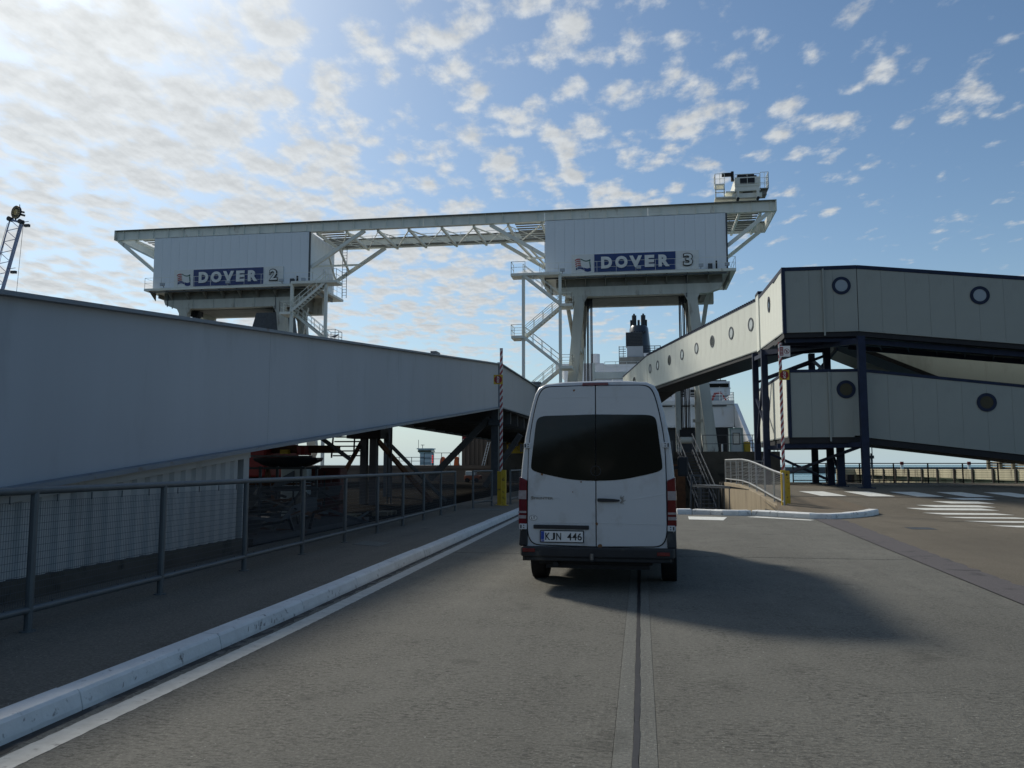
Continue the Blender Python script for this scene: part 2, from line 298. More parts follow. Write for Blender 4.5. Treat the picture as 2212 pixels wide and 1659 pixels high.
# ------------------------------------------------------------------ helpers
ORG = {}
def org(p):
    return ORG.get(p.name, Vector((0, 0, 0))) if p is not None else Vector((0, 0, 0))
class MB:
    def __init__(s): s.v = []; s.f = []
    def add(s, vs, fs):
        k = len(s.v); s.v += [tuple(a) for a in vs]; s.f += [tuple(i + k for i in f) for f in fs]; return s
    def box(s, x0, x1, y0, y1, z0, z1):
        return s.add([(x0, y0, z0), (x1, y0, z0), (x1, y1, z0), (x0, y1, z0), (x0, y0, z1), (x1, y0, z1), (x1, y1, z1), (x0, y1, z1)],
                     [(0, 3, 2, 1), (4, 5, 6, 7), (0, 1, 5, 4), (1, 2, 6, 5), (2, 3, 7, 6), (3, 0, 4, 7)])
    def beam(s, p, q, w, h, up=(0, 0, 1)):
        p = Vector(p); q = Vector(q); d = (q - p).normalized(); up = Vector(up)
        if abs(d.dot(up)) > 0.98: up = Vector((0, 1, 0))
        a = d.cross(up).normalized() * (w / 2); b = a.cross(d).normalized() * (h / 2)
        vs = [e + i * a + j * b for e in (p, q) for i, j in ((-1, -1), (1, -1), (1, 1), (-1, 1))]
        return s.add(vs, [(0, 1, 2, 3), (7, 6, 5, 4), (0, 4, 5, 1), (1, 5, 6, 2), (2, 6, 7, 3), (3, 7, 4, 0)])
    def ibeam(s, p, q, w, h, tf=0.04, tw=0.03, up=(0, 0, 1)):
        p = Vector(p); q = Vector(q); d = (q - p).normalized(); up = Vector(up)
        if abs(d.dot(up)) > 0.98: up = Vector((0, 1, 0))
        b = d.cross(up).normalized().cross(d).normalized()
        o = b * (h / 2 - tf / 2)
        s.beam(p + o, q + o, w, tf, b); s.beam(p - o, q - o, w, tf, b); s.beam(p, q, tw, h - 2 * tf, b); return s
    def tube(s, p, q, r, n=8, r2=None, cap=True):
        p = Vector(p); q = Vector(q); d = (q - p).normalized(); r2 = r if r2 is None else r2
        up = Vector((0, 0, 1)) if abs(d.z) < 0.95 else Vector((1, 0, 0))
        a = d.cross(up).normalized(); b = d.cross(a).normalized()
        vs = [p + r * (math.cos(t) * a + math.sin(t) * b) for t in [2 * math.pi * i / n for i in range(n)]]
        vs += [q + r2 * (math.cos(t) * a + math.sin(t) * b) for t in [2 * math.pi * i / n for i in range(n)]]
        fs = [(i, n + i, n + (i + 1) % n, (i + 1) % n) for i in range(n)]
        if cap: fs += [tuple(range(n)), tuple(range(2 * n - 1, n - 1, -1))]
        return s.add(vs, fs)
    def prism(s, pts, ext):
        n = len(pts); e = Vector(ext); pts = [Vector(a) for a in pts]
        return s.add(pts + [a + e for a in pts], [tuple(range(n)), tuple(range(2 * n - 1, n - 1, -1))] + [(i, n + i, n + (i + 1) % n, (i + 1) % n) for i in range(n)])
    def ring(s, c, axis, r0, r1, d, n=28):
        c = Vector(c); d_ = Vector(axis).normalized(); up = Vector((0, 0, 1)) if abs(d_.z) < 0.9 else Vector((1, 0, 0))
        a = d_.cross(up).normalized(); b = d_.cross(a).normalized(); vs = []
        for k in (0, d):
            for r in (r0, r1):
                vs += [c + d_ * k + r * (math.cos(t) * a + math.sin(t) * b) for t in [2 * math.pi * i / n for i in range(n)]]
        fs = []
        for i in range(n):
            j = (i + 1) % n
            fs += [(i, j, n + j, n + i), (2 * n + i, 3 * n + i, 3 * n + j, 2 * n + j), (n + i, n + j, 3 * n + j, 3 * n + i), (i, 2 * n + i, 2 * n + j, j)]
        return s.add(vs, fs)
    def build(s, name, m, parent=None, smooth=False, bevel=0, local=False, kind=None):
        me = bpy.data.meshes.new(name); o_ = Vector((0, 0, 0)) if local else org(parent)
        me.from_pydata([(a[0] - o_.x, a[1] - o_.y, a[2] - o_.z) for a in s.v], [], s.f); me.update()
        if m is not None: me.materials.append(m)
        import bmesh
        bm = bmesh.new(); bm.from_mesh(me); bmesh.ops.recalc_face_normals(bm, faces=bm.faces); bm.to_mesh(me); bm.free()
        if smooth:
            for p in me.polygons: p.use_smooth = True
            me.set_sharp_from_angle(angle=R(38))
        o = bpy.data.objects.new(name, me); COL.objects.link(o)
        if parent is not None: o.parent = parent; ORG[o.name] = Vector((0, 0, 0)) if local else org(parent)
        if bevel:
            b = o.modifiers.new('bevel', 'BEVEL'); b.width = bevel; b.segments = 2; b.limit_method = 'ANGLE'; b.angle_limit = R(40)
        if kind: o['kind'] = kind
        return o
def thing(name, label, cat, loc=(0, 0, 0), group=None, rotz=0.0):
    o = bpy.data.objects.new(name, None); COL.objects.link(o); o.empty_display_size = 0.3
    o.location = loc; o.rotation_euler = (0, 0, rotz); o['label'] = label; o['category'] = cat
    if group: o['group'] = group
    ORG[o.name] = Vector(loc); return o
def tag(o, label, cat, group=None):
    o['label'] = label; o['category'] = cat
    if group: o['group'] = group
    return o
def struct(o): o['kind'] = 'structure'; return o
def inst(me, name, parent, loc, rotz=0.0, local=False):
    o = bpy.data.objects.new(name, me); COL.objects.link(o); o.parent = parent
    o.location = Vector(loc) if local else Vector(loc) - org(parent); o.rotation_euler = (0, 0, rotz)
    return o
def mesh_of(mb, name, m):
    o = mb.build(name, m); me = o.data; bpy.data.objects.remove(o); return me
def railing(mb, pts, h=1.1, gap=1.6, r=0.022, mid=(0.55,), base=0.0):
    for a, b in zip(pts, pts[1:]):
        a = Vector(a); b = Vector(b); n = max(1, round((b - a).length / gap))
        for i in range(n + 1):
            p = a + (b - a) * i / n
            mb.beam(p + Vector((0, 0, base)), p + Vector((0, 0, h)), 2 * r, 2 * r)
        up = Vector((0, 0, 1))
        mb.beam(a + up * h, b + up * h, 2 * r, 2 * r)
        for k in mid: mb.beam(a + up * k, b + up * k, 1.6 * r, 1.6 * r)
    return mb
def text_mb(s, w, h, depth, bold=0.0, fit=True):
    """letters in the XZ plane facing -Y, lower-left corner at 0,0; front at y=0"""
    c = bpy.data.curves.new('t', 'FONT'); c.body = s; c.extrude = 0.0; c.offset = bold; c.resolution_u = 4
    o = bpy.data.objects.new('t', c); COL.objects.link(o); dg = bpy.context.evaluated_depsgraph_get()
    me = bpy.data.meshes.new_from_object(o.evaluated_get(dg)); bpy.data.objects.remove(o)
    xs = [v.co.x for v in me.vertices]; ys = [v.co.y for v in me.vertices]
    x0, x1, y0, y1 = min(xs), max(xs), min(ys), max(ys); kx = w / (x1 - x0); ky = h / (y1 - y0)
    if not fit: kx = ky
    mb = MB(); vs = [((v.co.x - x0) * kx, 0.0, (v.co.y - y0) * ky) for v in me.vertices]; n = len(vs)
    fs = [tuple(p.vertices) for p in me.polygons]
    ec = {}
    for f in fs:
        for a, b in zip(f, f[1:] + f[:1]): ec[(a, b)] = ec.get((a, b), 0) + 1
    bd = [(a, b) for (a, b) in ec if (b, a) not in ec]
    mb.add(vs + [(x, depth, z) for x, y, z in vs], fs + [tuple(i + n for i in reversed(f)) for f in fs] + [(b, a, a + n, b + n) for a, b in bd])
    bpy.data.meshes.remove(me); return mb
def moved(mb, dx, dy, dz):
    mb.v = [(a + dx, b + dy, c + dz) for a, b, c in mb.v]; return mb

# ================================================================== THE SETTING
def kx(Y): return -max(0.0, Y - 8.0) * 0.0155          # the kerb drifts gently to the left
def smooth(t): t = min(1, max(0, t)); return t * t * (3 - 2 * t)
def zr(Y): return 0.6 * smooth((Y - 27.5) / 11.0)       # the right-hand quay rises here

sea = struct(MB().add([(-9000, -3000, -6), (9000, -3000, -6), (9000, 14000, -6), (-9000, 14000, -6)], [(0, 1, 2, 3)]).build('sea', M_sea))
hb = MB(); nh = 60
for i in range(nh + 1):
    x = -900 + 30 * i; h_ = 62 + 26 * math.sin(i * .23) + 9 * math.sin(i * .9 + 1) + random.uniform(-3, 3)
    hb.v += [(x, -330, -6), (x + random.uniform(-6, 6), -380, h_ * .8), (x, -480, h_), (x, -900, h_ * .8)]
for i in range(nh):
    for k in range(3): hb.f.append((4 * i + k, 4 * i + k + 1, 4 * i + k + 5, 4 * i + k + 4))
struct(hb.build('hills', mat('hill_scrub', (0.055, 0.06, 0.04), .95, .5, .02, dirt=(.4, .4, .37), dirt_amt=.35, dirt_scale=.012)))
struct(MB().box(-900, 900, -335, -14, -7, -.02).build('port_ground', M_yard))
# carriageway: a recessed bed with the cast slabs on it
road = struct(MB().box(-3.75, 4.0, -14, 27.72, -7, -0.014).box(-4.2, 1.1, 27.72, 46, -7, -0.014).add([(4.0, -14, -0.014), (5.2, -14, -0.014), (5.2, 24, -0.014), (4.0, 27.4, -0.014)], [(0, 1, 2, 3)]).build('road', M_seal))
def edge_r(Y): return 4.29 + 0.046 * (Y - 10.5)
def slab(name, q, top=0.0, th=0.03, m=M_road, bev=0.002):
    vs = [(x, y, top) for x, y in q]; mb = MB(); mb.prism(vs, (0, 0, -th)); return mb.build(name, m, road, bevel=bev)
cuts = [-14, 3.0, 15.0, 27.3]
for a, b in zip(cuts, cuts[1:]):
    g = 0.018
    slab('slab', [(-3.60 + kx(a), a + g), (-0.1815, a + g), (-0.1815, b - g), (-3.60 + kx(b), b - g)])
    slab('slab', [(0.0685, a + g), (edge_r(a), a + g), (edge_r(b), b - g), (0.0685, b - g)])
    slab('joint_band', [(-0.180, a + g), (-0.068, a + g), (-0.068, b - g), (-0.180, b - g)], 0.001, m=M_band, bev=0.004)
    slab('joint_band', [(-0.036, a + g), (0.067, a + g), (0.067, b - g), (-0.036, b - g)], 0.001, m=M_band, bev=0.004)
slab('slab', [(-3.92, 27.32), (1.1, 27.32), (1.1, 45.9), (-4.1, 45.9)])
# ragged sealant line in the long joint
mb = MB(); y = -13.9
pts = []
while y < 27.2:
    pts.append((y, -0.070 + random.uniform(-0.005, 0.005), -0.034 + random.uniform(-0.006, 0.006))); y += 0.12
for p, q in zip(pts, pts[1:]):
    mb.add([(p[1], p[0], 0.004), (p[2], p[0], 0.004), (q[2], q[0], 0.004), (q[1], q[0], 0.004)], [(0, 1, 2, 3)])
mb.build('joint_seal', M_seal, road)
# edge line: thermoplastic with a ragged outer edge
mb = MB(); y = -13.0; pts = []
while y < 27.2:
    pts.append((y, -3.488 + kx(y) + random.uniform(-.004, .004), -3.308 + kx(y) + random.uniform(-.005, .003))); y += 0.045
for p, q in zip(pts, pts[1:]):
    mb.add([(p[1], p[0], 0.0025), (p[2], p[0], 0.0025), (q[2], q[0], 0.0025), (q[1], q[0], 0.0025)], [(0, 1, 2, 3)])
mb.build('edge_line', M_lane, road)
mb = MB(); y = -13.0; pts = []
while y < 27.2:
    pts.append((y, -3.64 + kx(y), -3.54 + kx(y) + random.uniform(-.035, .03))); y += 0.13
for p, q in zip(pts, pts[1:]):
    mb.add([(p[1], p[0], 0.0012), (p[2], p[0], 0.0012), (q[2], q[0], 0.0012), (q[1], q[0], 0.0012)], [(0, 1, 2, 3)])
mb.build('gutter_dirt', M_gut, road)
for q in ([(1.35, 24.9), (2.30, 24.65), (2.55, 26.1), (1.40, 26.3)], [(3.15, 26.35), (4.75, 24.95), (4.9, 25.2), (3.5, 26.6)]):
    MB().prism([(x, y, 0.005) for x, y in q], (0, 0, -0.004)).build('give_way_mark', M_white, road)
# asphalt patch beside the slabs, ragged
mb = MB(); y = -13.0; pts = []
while y < 26.4:
    pts.append((y, edge_r(y) + 0.012, edge_r(y) + 0.58 + 0.02 * max(0, y - 15) + random.uniform(-.05, .05))); y += 0.25
for p, q in zip(pts, pts[1:]):
    mb.add([(p[1], p[0], 0.004), (p[2], p[0], 0.004), (q[2], q[0], 0.004), (q[1], q[0], 0.004)], [(0, 1, 2, 3)])
mb.build('asphalt_strip', M_patch, road)
# right-hand quay, rising towards the walkway
mb = MB(); xs = [4.5, 5.5, 7, 9, 12, 16, 22, 30, 42, 60, 90]; ys = [-14, 0, 10, 20, 26] + [27 + i * 0.9 for i in range(14)] + [40, 44, 47.6]
nx = len(xs)
for Y in ys:
    for X in xs: mb.v.append((max(X, edge_r(Y) + 0.02) if Y < 26.5 else X, Y, zr(Y) - 0.001))
for j in range(len(ys) - 1):
    for i in range(nx - 1): mb.f.append((j * nx + i, j * nx + i + 1, (j + 1) * nx + i + 1, (j + 1) * nx + i))
quay = struct(mb.build('quay_ground', M_tarmac))
struct(MB().box(4.52, 90, -14, 47.59, -7, -0.03).box(4.52, 90, 39.5, 47.59, -0.02, 0.55).box(4.3, 90, 47.4, 47.75, -7, 0.62).build('quay_wall', M_dkconc))
def on_quay(pts, name, m, dz=0.005):
    return MB().add([(x, y, zr(y) + dz) for x, y in pts], [tuple(range(len(pts)))]).build(name, m, quay)
# hatched triangle of white bars
bars = [(11.2, 12.85, 33.2), (10.45, 12.35, 32.1), (9.55, 11.95, 31.0), (8.95, 11.7, 30.1), (9.0, 11.55, 28.6), (9.0, 11.45, 26.9), (9.0, 11.45, 25.1), (9.0, 12.2, 23.3), (9.1, 12.5, 21.5), (14.6, 17.5, 29.6)]
for x0, x1, y in bars:
    MB().add([(x0, y + .33, zr(y + .33) + .006), (x0 + .45, y - .25, zr(y - .25) + .006), (x1, y - .25, zr(y - .25) + .006), (x1 - .35, y + .33, zr(y + .33) + .006)], [(0, 1, 2, 3)]).build('hatch_bar', M_white, quay)
for k in range(46):
    x = random.uniform(6.2, 13); y = random.uniform(13, 27); w_ = random.uniform(.15, .9); h_ = random.uniform(.012, .05)
    on_quay([(x, y), (x + w_, y + random.uniform(-.04, .04)), (x + w_ * .8, y + h_), (x + .03, y + h_ * .7)], 'tyre_scuff', M_gut)
on_quay([(6.6, 22.0), (7.2, 22.0), (7.2, 22.7), (6.6, 22.7)], 'drain_cover', M_dkgalv, .004)
# raised crossing with broad white bars
for i in range(8):
    x = 6.9 + i * 1.75; y0, y1 = 33.9 - i * .03, 35.6 - i * .03
    m = 6
    mb = MB()
    for k in range(m + 1):
        yy = y0 + (y1 - y0) * k / m; sh = (k / m) * -0.55
        mb.v += [(x + sh, yy, zr(yy) + .007), (x + .95 + sh, yy, zr(yy) + .007)]
    for k in range(m): mb.f.append((2 * k, 2 * k + 1, 2 * k + 3, 2 * k + 2))
    mb.build('crossing_bar', M_white, quay)
MB().add([(7.1, 30.9, zr(30.9) + .005), (7.2, 30.9, zr(30.9) + .005), (7.7, 29.6, zr(29.6) + .005), (7.55, 29.6, zr(29.6) + .005)], [(0, 1, 2, 3)]).build('lane_dash', M_white, quay)
MB().add([(4.9, 33.7, zr(33.7) + .02), (20, 33.2, zr(33.2) + .02), (20, 33.28, zr(33.28) + .02), (4.9, 33.78, zr(33.78) + .02)], [(0, 1, 2, 3)]).build('ramp_joint', M_seal, quay)
# pit beside the lane, sunk towards the bridge
struct(MB().add([(1.12, 27.9, -2.2), (4.7, 27.9, -2.2), (4.7, 54, -2.4), (1.12, 54, -2.4)], [(0, 1, 2, 3)]).box(1.1, 1.25, 27.5, 46, -7, -0.02).box(1.1, 4.6, 27.75, 27.95, -2.3, 0.05).build('pit_floor', M_dkconc))

# footway, yard, far quay on the left
pv = [(-3.81 + kx(y), y) for y in (-14, 8, 14, 20, 26, 32, 38, 46)]
struct(MB().prism([(x, y, .125) for x, y in pv] + [(-6.9, 46, .125), (-6.9, -14, .125)], (0, 0, -7)).build('pavement', M_path))
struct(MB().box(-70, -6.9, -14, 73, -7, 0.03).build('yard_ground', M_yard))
for q in ([(-5.62, 26.7), (-5.62, 27.5), (-4.5, 27.5), (-4.63, 26.45)], [(-5.3, 14.9), (-4.7, 14.6), (-4.7, 15.3), (-5.3, 15.6)]):
    MB().prism([(x, y, .13) for x, y in q], (0, 0, -.03)).build('pavement_patch', M_band, bpy.data.objects['pavement'])

# kerb stones on the left
kerb = struct(MB().box(-3.95, -3.70, -13.5, -13.4, -.1, 0.0).build('kerb', M_kerb))
y0 = 5.1 - 1.82 * 10
kerb_top = 0.135
for i in range(27):
    a = y0 + i * 1.82; b = a + 1.82 - 0.008
    if a > 30: break
    prof = [(-3.63, -0.03), (-3.632, 0.03), (-3.655, kerb_top - 0.022), (-3.675, kerb_top), (-3.83, kerb_top + .003), (-3.83, -0.03)]
    mb = MB(); n = len(prof)
    dz = random.uniform(-.004, .004); dx = random.uniform(-.006, .006)
    vs = [(x + kx(a) + dx, a, z + dz) for x, z in prof] + [(x + kx(b) + dx, b, z + dz) for x, z in prof]
    mb.add(vs, [tuple(range(n)), tuple(range(2 * n - 1, n - 1, -1))] + [(k, n + k, n + (k + 1) % n, (k + 1) % n) for k in range(n)])
    mb.build('kerb_stone', M_kerb, kerb, bevel=0.006)
for k in range(22):
    yy = random.choice((7.5, 7.7, 7.8, 9.6, 12.3, 5.6)) + random.uniform(-.1, .25); w = random.uniform(.004, .018); zz = random.uniform(.01, .07); h_ = random.uniform(.015, .05)
    fx_ = lambda z: -3.628 - .022 * (z / .115) + .003
    MB().add([(fx_(zz), yy, zz), (fx_(zz), yy + w, zz + .004), (fx_(zz + h_), yy + w + .015, zz + h_), (fx_(zz + h_), yy + .02, zz + h_ - .004)], [(0, 1, 2, 3)]).build('tyre_scuff', mat('rubber_mark', (.17, .165, .17), .7, .3, 30), kerb)

# kerbed island on the right
isl_pts = [(1.12, 27.55), (1.6, 27.62), (2.15, 27.35), (2.5, 27.05), (3.0, 27.0), (3.4, 27.15), (4.1, 26.55), (4.9, 25.8), (5.5, 25.75), (6.2, 26.3), (6.9, 27.2), (7.5, 28.3)]
island = struct(MB().prism([(x, y + .12, zr(y) + .118) for x, y in isl_pts[6:]] + [(7.2, 33.4, zr(33.4) + .01), (4.75, 33.4, zr(33.4) + .01), (4.55, 29.3, zr(29.3) + .1)], (0, 0, -.16)).build('island_pavement', M_isl))
ik = struct(MB().box(4.2, 4.4, 28.3, 28.5, -.15, .02).build('island_kerb', M_kerbscuff))
for (a, b) in zip(isl_pts, isl_pts[1:]):
    a = Vector((a[0], a[1], 0)); b = Vector((b[0], b[1], 0)); d = (b - a).normalized(); nrm = Vector((-d.y, d.x, 0)) * 0.30
    za = zr(a.y); zb = zr(b.y); h = random.uniform(.145, .165)
    vs = []
    for p, zz in ((a + d * .006, za), (b - d * .006, zb)):
        for off, hh in ((0, -.05), (0.0, h - .03), (.12, h), (1, h + .004), (1, -.05)):
            q = p + nrm * off; vs.append((q.x, q.y, zz + hh))
    MB().add(vs, [(0, 1, 2, 3, 4), (9, 8, 7, 6, 5)] + [(k, 5 + k, 5 + (k + 1) % 5, (k + 1) % 5) for k in range(5)]).build('kerb_stone', M_kerbscuff, ik, bevel=0.01)

# ================================================================== VAN
th = R(2.2)
van = thing('van', 'white high-roof panel van with dark rear windows, driving ahead on the road', 'van', (-0.58, 10.72, 0), rotz=-th)
LEAN = 0.05
def ry(z): return LEAN * (z - 0.5)
def V(mb, name, m, parent=van, **k): return mb.build(name, m, parent, local=True, **k)
half = [(0.0, .43), (0.78, .43), (0.93, .47), (0.978, .58), (0.999, .85), (1.0, 1.10), (0.997, 1.32), (0.978, 1.58), (0.938, 1.95), (0.868, 2.30), (0.805, 2.53), (0.755, 2.615), (0.66, 2.662), (0.40, 2.683), (0.0, 2.690)]
def section(y, zt=2.69, kxw=1.0, lean=False, inset=0.0):
    pr = [(x, z) for x, z in half] + [(-x, z) for x, z in reversed(half[1:-1])]
    out = []
    for x, z in pr:
        zz = z if z < .9 else .9 + (z - .9) * (zt - .9) / (2.69 - .9)
        c = 1.45
        out.append((x * kxw * (1 - inset), y + (ry(zz) if lean else 0), c + (zz - c) * (1 - inset)))
    return out
secs = [section(0.0, lean=True, inset=.022), section(0.012, lean=True, inset=.010), section(.05, lean=True, inset=.0), section(.25, lean=True), section(1.5), section(3.2), section(4.2, 2.66), section(4.7, 2.45, .985), section(5.3, 1.72, .96), section(5.75, 1.28, .93), section(6.0, 1.05, .86), section(6.06, .8, .8)]
mb = MB(); n = len(secs[0])
for s_ in secs: mb.v += s_
for k in range(len(secs) - 1):
    for i in range(n):
        j = (i + 1) % n; mb.f.append((k * n + i, k * n + j, (k + 1) * n + j, (k + 1) * n + i))
mb.f.append(tuple(range(n))); mb.f.append(tuple(range(len(secs) * n - 1, (len(secs) - 1) * n - 1, -1)))
body = V(mb, 'body', M_vanw, smooth=True)
def plate(poly, y0, th_):
    """polygon in (x,z) on the leaning rear plane; y0 front offset (negative = out), th_ thickness"""
    n = len(poly); vs = [(x, ry(z) + y0, z) for x, z in poly] + [(x, ry(z) + y0 + th_, z) for x, z in poly]
    return MB().add(vs, [tuple(range(n)), tuple(range(2 * n - 1, n - 1, -1))] + [(i, n + i, n + (i + 1) % n, (i + 1) % n) for i in range(n)])
def rnd(poly, r=.03, k=4):
    out = []; n = len(poly)
    for i in range(n):
        p = Vector(poly[i] + (0,)); a = Vector(poly[i - 1] + (0,)); b = Vector(poly[(i + 1) % n] + (0,))
        rr = r[i] if isinstance(r, (list, tuple)) else r
        if rr <= 0: out.append((p.x, p.y)); continue
        la = min(rr, (a - p).length * .45); lb = min(rr, (b - p).length * .45)
        A = p + (a - p).normalized() * la; B = p + (b - p).normalized() * lb
        for t in range(k + 1):
            t /= k; q = A * (1 - t) ** 2 + p * 2 * t * (1 - t) + B * t * t; out.append((q.x, q.y))
    return out
dl = [(-.006, 2.622), (-.665, 2.612), (-.745, 2.515), (-.812, 2.25), (-.870, 1.90), (-.884, 1.46), (-.884, .70), (-.81, .575), (-.006, .560)]
seal = [(0, 2.634), (-.675, 2.626), (-.757, 2.53), (-.824, 2.26), (-.882, 1.90), (-.896, 1.46), (-.896, .69), (-.82, .563), (0, .548)]
rads = [0, .10, .12, .2, .3, .2, .12, .10, 0]
sl = rnd(seal, rads); sr = [(-x, z) for x, z in reversed(sl)]
V(plate(sl + sr, -.006, .03), 'door_seal', M_vseam)
wl_ = [(-.006, 2.245), (-.70, 2.232), (-.775, 2.19), (-.842, 1.62), (-.845, 1.535), (-.76, 1.495), (-.40, 1.415), (-.20, 1.394), (-.006, 1.390)]
wr_ = [0, .10, .08, .05, .05, .12, .3, .2, 0]
for sgn, nm in ((-1, 'left'), (1, 'right')):
    f = lambda P: [(x * -sgn * -1 if sgn < 0 else -x, z) for x, z in P]
    dp = rnd(dl, rads); wp = rnd(wl_, wr_)
    if sgn > 0: dp = [(-x, z) for x, z in reversed(dp)]; wp = [(-x, z) for x, z in reversed(wp)]
    door = V(plate(dp, -.026, .03), 'rear_door', M_vanw, bevel=.007)
    V(plate(wp, -.031, .01), 'window', M_vglass, door)
    # pressed creases
    cx = lambda a, b: (a * sgn, b)
    V(plate([cx(.04, 2.462), cx(.40, 2.468), cx(.69, 2.452), cx(.69, 2.458), cx(.40, 2.486), cx(.04, 2.478)], -.0275, .006), 'crease', M_vanw, door, bevel=.002)
    V(plate([cx(.42, 1.148), cx(.62, 1.172), cx(.875, 1.222), cx(.875, 1.236), cx(.62, 1.196)], -.0285, .006), 'crease', M_vanw, door, bevel=.002)
    V(plate([cx(.02, .852), cx(.87, .842), cx(.87, .852), cx(.02, .862)], -.029, .006), 'crease', M_vanw, door, bevel=.002)
    if sgn > 0:
        hd = V(MB().ring((.165, ry(1.145) - .027, 1.145), (0, 1, 0), .0, .078, .01, 20), 'handle_recess', M_vanw, door)
        V(plate(rnd([(.02, 1.125), (.02, 1.168), (.10, 1.168), (.24, 1.160), (.305, 1.152), (.305, 1.132), (.24, 1.125)], .015), -.065, .03), 'handle', M_plastic, door, bevel=.005)
        for k in range(11):
            a = R(-70 + k * 14); p = Vector((.30, ry(1.145) - .0285, 1.145)); d = Vector((math.cos(a), 0, math.sin(a)))
            V(MB().beam(p + d * .025, p + d * (.05 + .014 * (k % 3)), .007, .003, (0, 1, 0)), 'scuff_mark', M_chrome, door)
    else:
        V(plate(rnd([(-.805, .777), (-.805, .826), (-.09, .822), (-.09, .772)], .012), -.048, .025), 'trim_bar', M_plastic, door, bevel=.004)
        pf = V(plate(rnd([(-.722, .602), (-.722, .758), (-.155, .758), (-.155, .602)], .012), -.040, .016), 'number_plate', M_plastic, door)
        V(plate([(-.710, .614), (-.710, .746), (-.167, .746), (-.167, .614)], -.0425, .004), 'plate_face', M_plate, door)
        V(plate([(-.708, .616), (-.708, .744), (-.664, .744), (-.664, .616)], -.0435, .003), 'plate_band', M_plateb, door)
        for s_, x_, w_ in (('K', -.650, .062), ('J', -.580, .056), ('N', -.508, .062), ('4', -.368, .058), ('4', -.302, .058), ('6', -.236, .056)):
            V(moved(text_mb(s_, w_, .092, .003, .012), x_, ry(.68) - .0465, .635), 'plate_character', M_letk, door)
        V(moved(text_mb('LT', .032, .022, .002, .01), -.702, ry(.63) - .0455, .622), 'country_code', M_letw, door)
        V(moved(text_mb('SPRINTER', .285, .030, .004, .02), -.835, ry(1.17) - .032, 1.148), 'badge', M_chrome, door)
        V(moved(text_mb('S', .036, .042, .004, .02), -.845, ry(1.17) - .033, 1.146), 'badge', M_chrome, door)
        ov = [(-.811 + .052 * math.cos(t), .911 + .036 * math.sin(t)) for t in [2 * math.pi * i / 24 for i in range(24)]]
        V(plate(ov, -.0285, .004), 'country_sticker', M_letk, door)
        V(plate([(-.811 + (a + .811) * .9, .911 + (b - .911) * .88) for a, b in ov], -.0295, .004), 'sticker_face', M_plate, door)
        V(moved(text_mb('LT', .052, .036, .002, .02), -.837, ry(.911) - .0325, .893), 'sticker_text', M_letk, door)
    for x_, z_, r_ in ((-.19, 1.375, .012), (-.70, 1.478, .022), (-.28, 2.565, .018), (.012, .845, .020), (.05, .572, .03), (-.30, 1.245, .008)):
        if (x_ < 0) == (sgn < 0):
            pp = [(x_ + r_ * random.uniform(.5, 1.2) * math.cos(t), z_ + r_ * random.uniform(.5, 1.2) * math.sin(t)) for t in [2 * math.pi * i / 9 for i in range(9)]]
            V(plate(pp, -.0282, .003), 'rust_spot', M_rustspot, door)
    # hinges
    for z_ in (1.845, .800):
        xx = .895 if z_ > 1 else .945
        hg = V(plate(rnd([(sgn * (xx - .05), z_ - .035), (sgn * (xx - .05), z_ + .035), (sgn * (xx + .045), z_ + .035), (sgn * (xx + .045), z_ - .035)], .008), -.040, .03), 'hinge', M_vanw, bevel=.005)
        for dz in (-.014, .016):
            V(MB().ring((sgn * (xx - .012), ry(z_) - .043, z_ + dz), (0, 1, 0), 0, .008, .004, 8), 'bolt', M_vseam, hg)
        V(plate([(sgn * (xx + .017), z_ - .022), (sgn * (xx + .017), z_ + .022), (sgn * (xx + .033), z_ + .022), (sgn * (xx + .033), z_ - .022)], -.043, .004), 'hinge_slot', M_vseam, hg)
    # lamp cluster wrapping the corner
    lamp = V(MB().add([(sgn * .897, ry(.82) - .03, .822), (sgn * 1.008, ry(.82) - .012, .822), (sgn * 1.012, ry(.82) + .12, .822), (sgn * .897, ry(.82) + .1, .822),
                       (sgn * .897, ry(1.4) - .03, 1.395), (sgn * 1.0, ry(1.4) - .012, 1.435), (sgn * 1.004, ry(1.4) + .12, 1.445), (sgn * .897, ry(1.4) + .1, 1.395)],
                      [(0, 3, 2, 1), (4, 5, 6, 7), (0, 1, 5, 4), (1, 2, 6, 5), (2, 3, 7, 6), (3, 0, 4, 7)]), 'tail_lamp', M_lensr, bevel=.012)
    for z0, z1, m in ((1.150, 1.262, M_lensw), (.972, .998, M_lensw), (.902, .942, M_lensw)):
        V(MB().add([(sgn * .903, ry(z0) - .035, z0), (sgn * 1.010, ry(z0) - .018, z0), (sgn * 1.015, ry(z0) + .11, z0), (sgn * .903, ry(z1) - .035, z1), (sgn * 1.008, ry(z1) - .018, z1), (sgn * 1.012, ry(z1) + .11, z1)],
                   [(0, 1, 4, 3), (1, 2, 5, 4), (0, 2, 1), (3, 4, 5), (0, 3, 5, 2)]), 'lens', m, lamp)
    V(MB().box(sgn * .762, sgn * .918, -.108, -.09, .466, .512) if sgn > 0 else MB().box(-.935, -.775, -.108, -.09, .486, .532), 'reflector', M_lensr, bevel=.004)
    # bumper corner upright and mud flap
    V(MB().prism([(sgn * .888, -.05, .55), (sgn * .885, -.02, .80), (sgn * .99, .03, .80), (sgn * 1.005, .0, .55)], (0, .30, 0)), 'bumper_corner', M_plastic, bevel=.02)
    # mirrors
    mr_ = V(MB().beam((sgn * .93, 4.75, 1.52), (sgn * 1.08, 4.72, 1.55), .08, .06), 'mirror_arm', M_plastic)
    V(MB().box(sgn * 1.05 if sgn > 0 else -1.24, 1.24 if sgn > 0 else -1.05, 4.66, 4.78, 1.38, 1.74), 'mirror', M_plastic, bevel=.03)
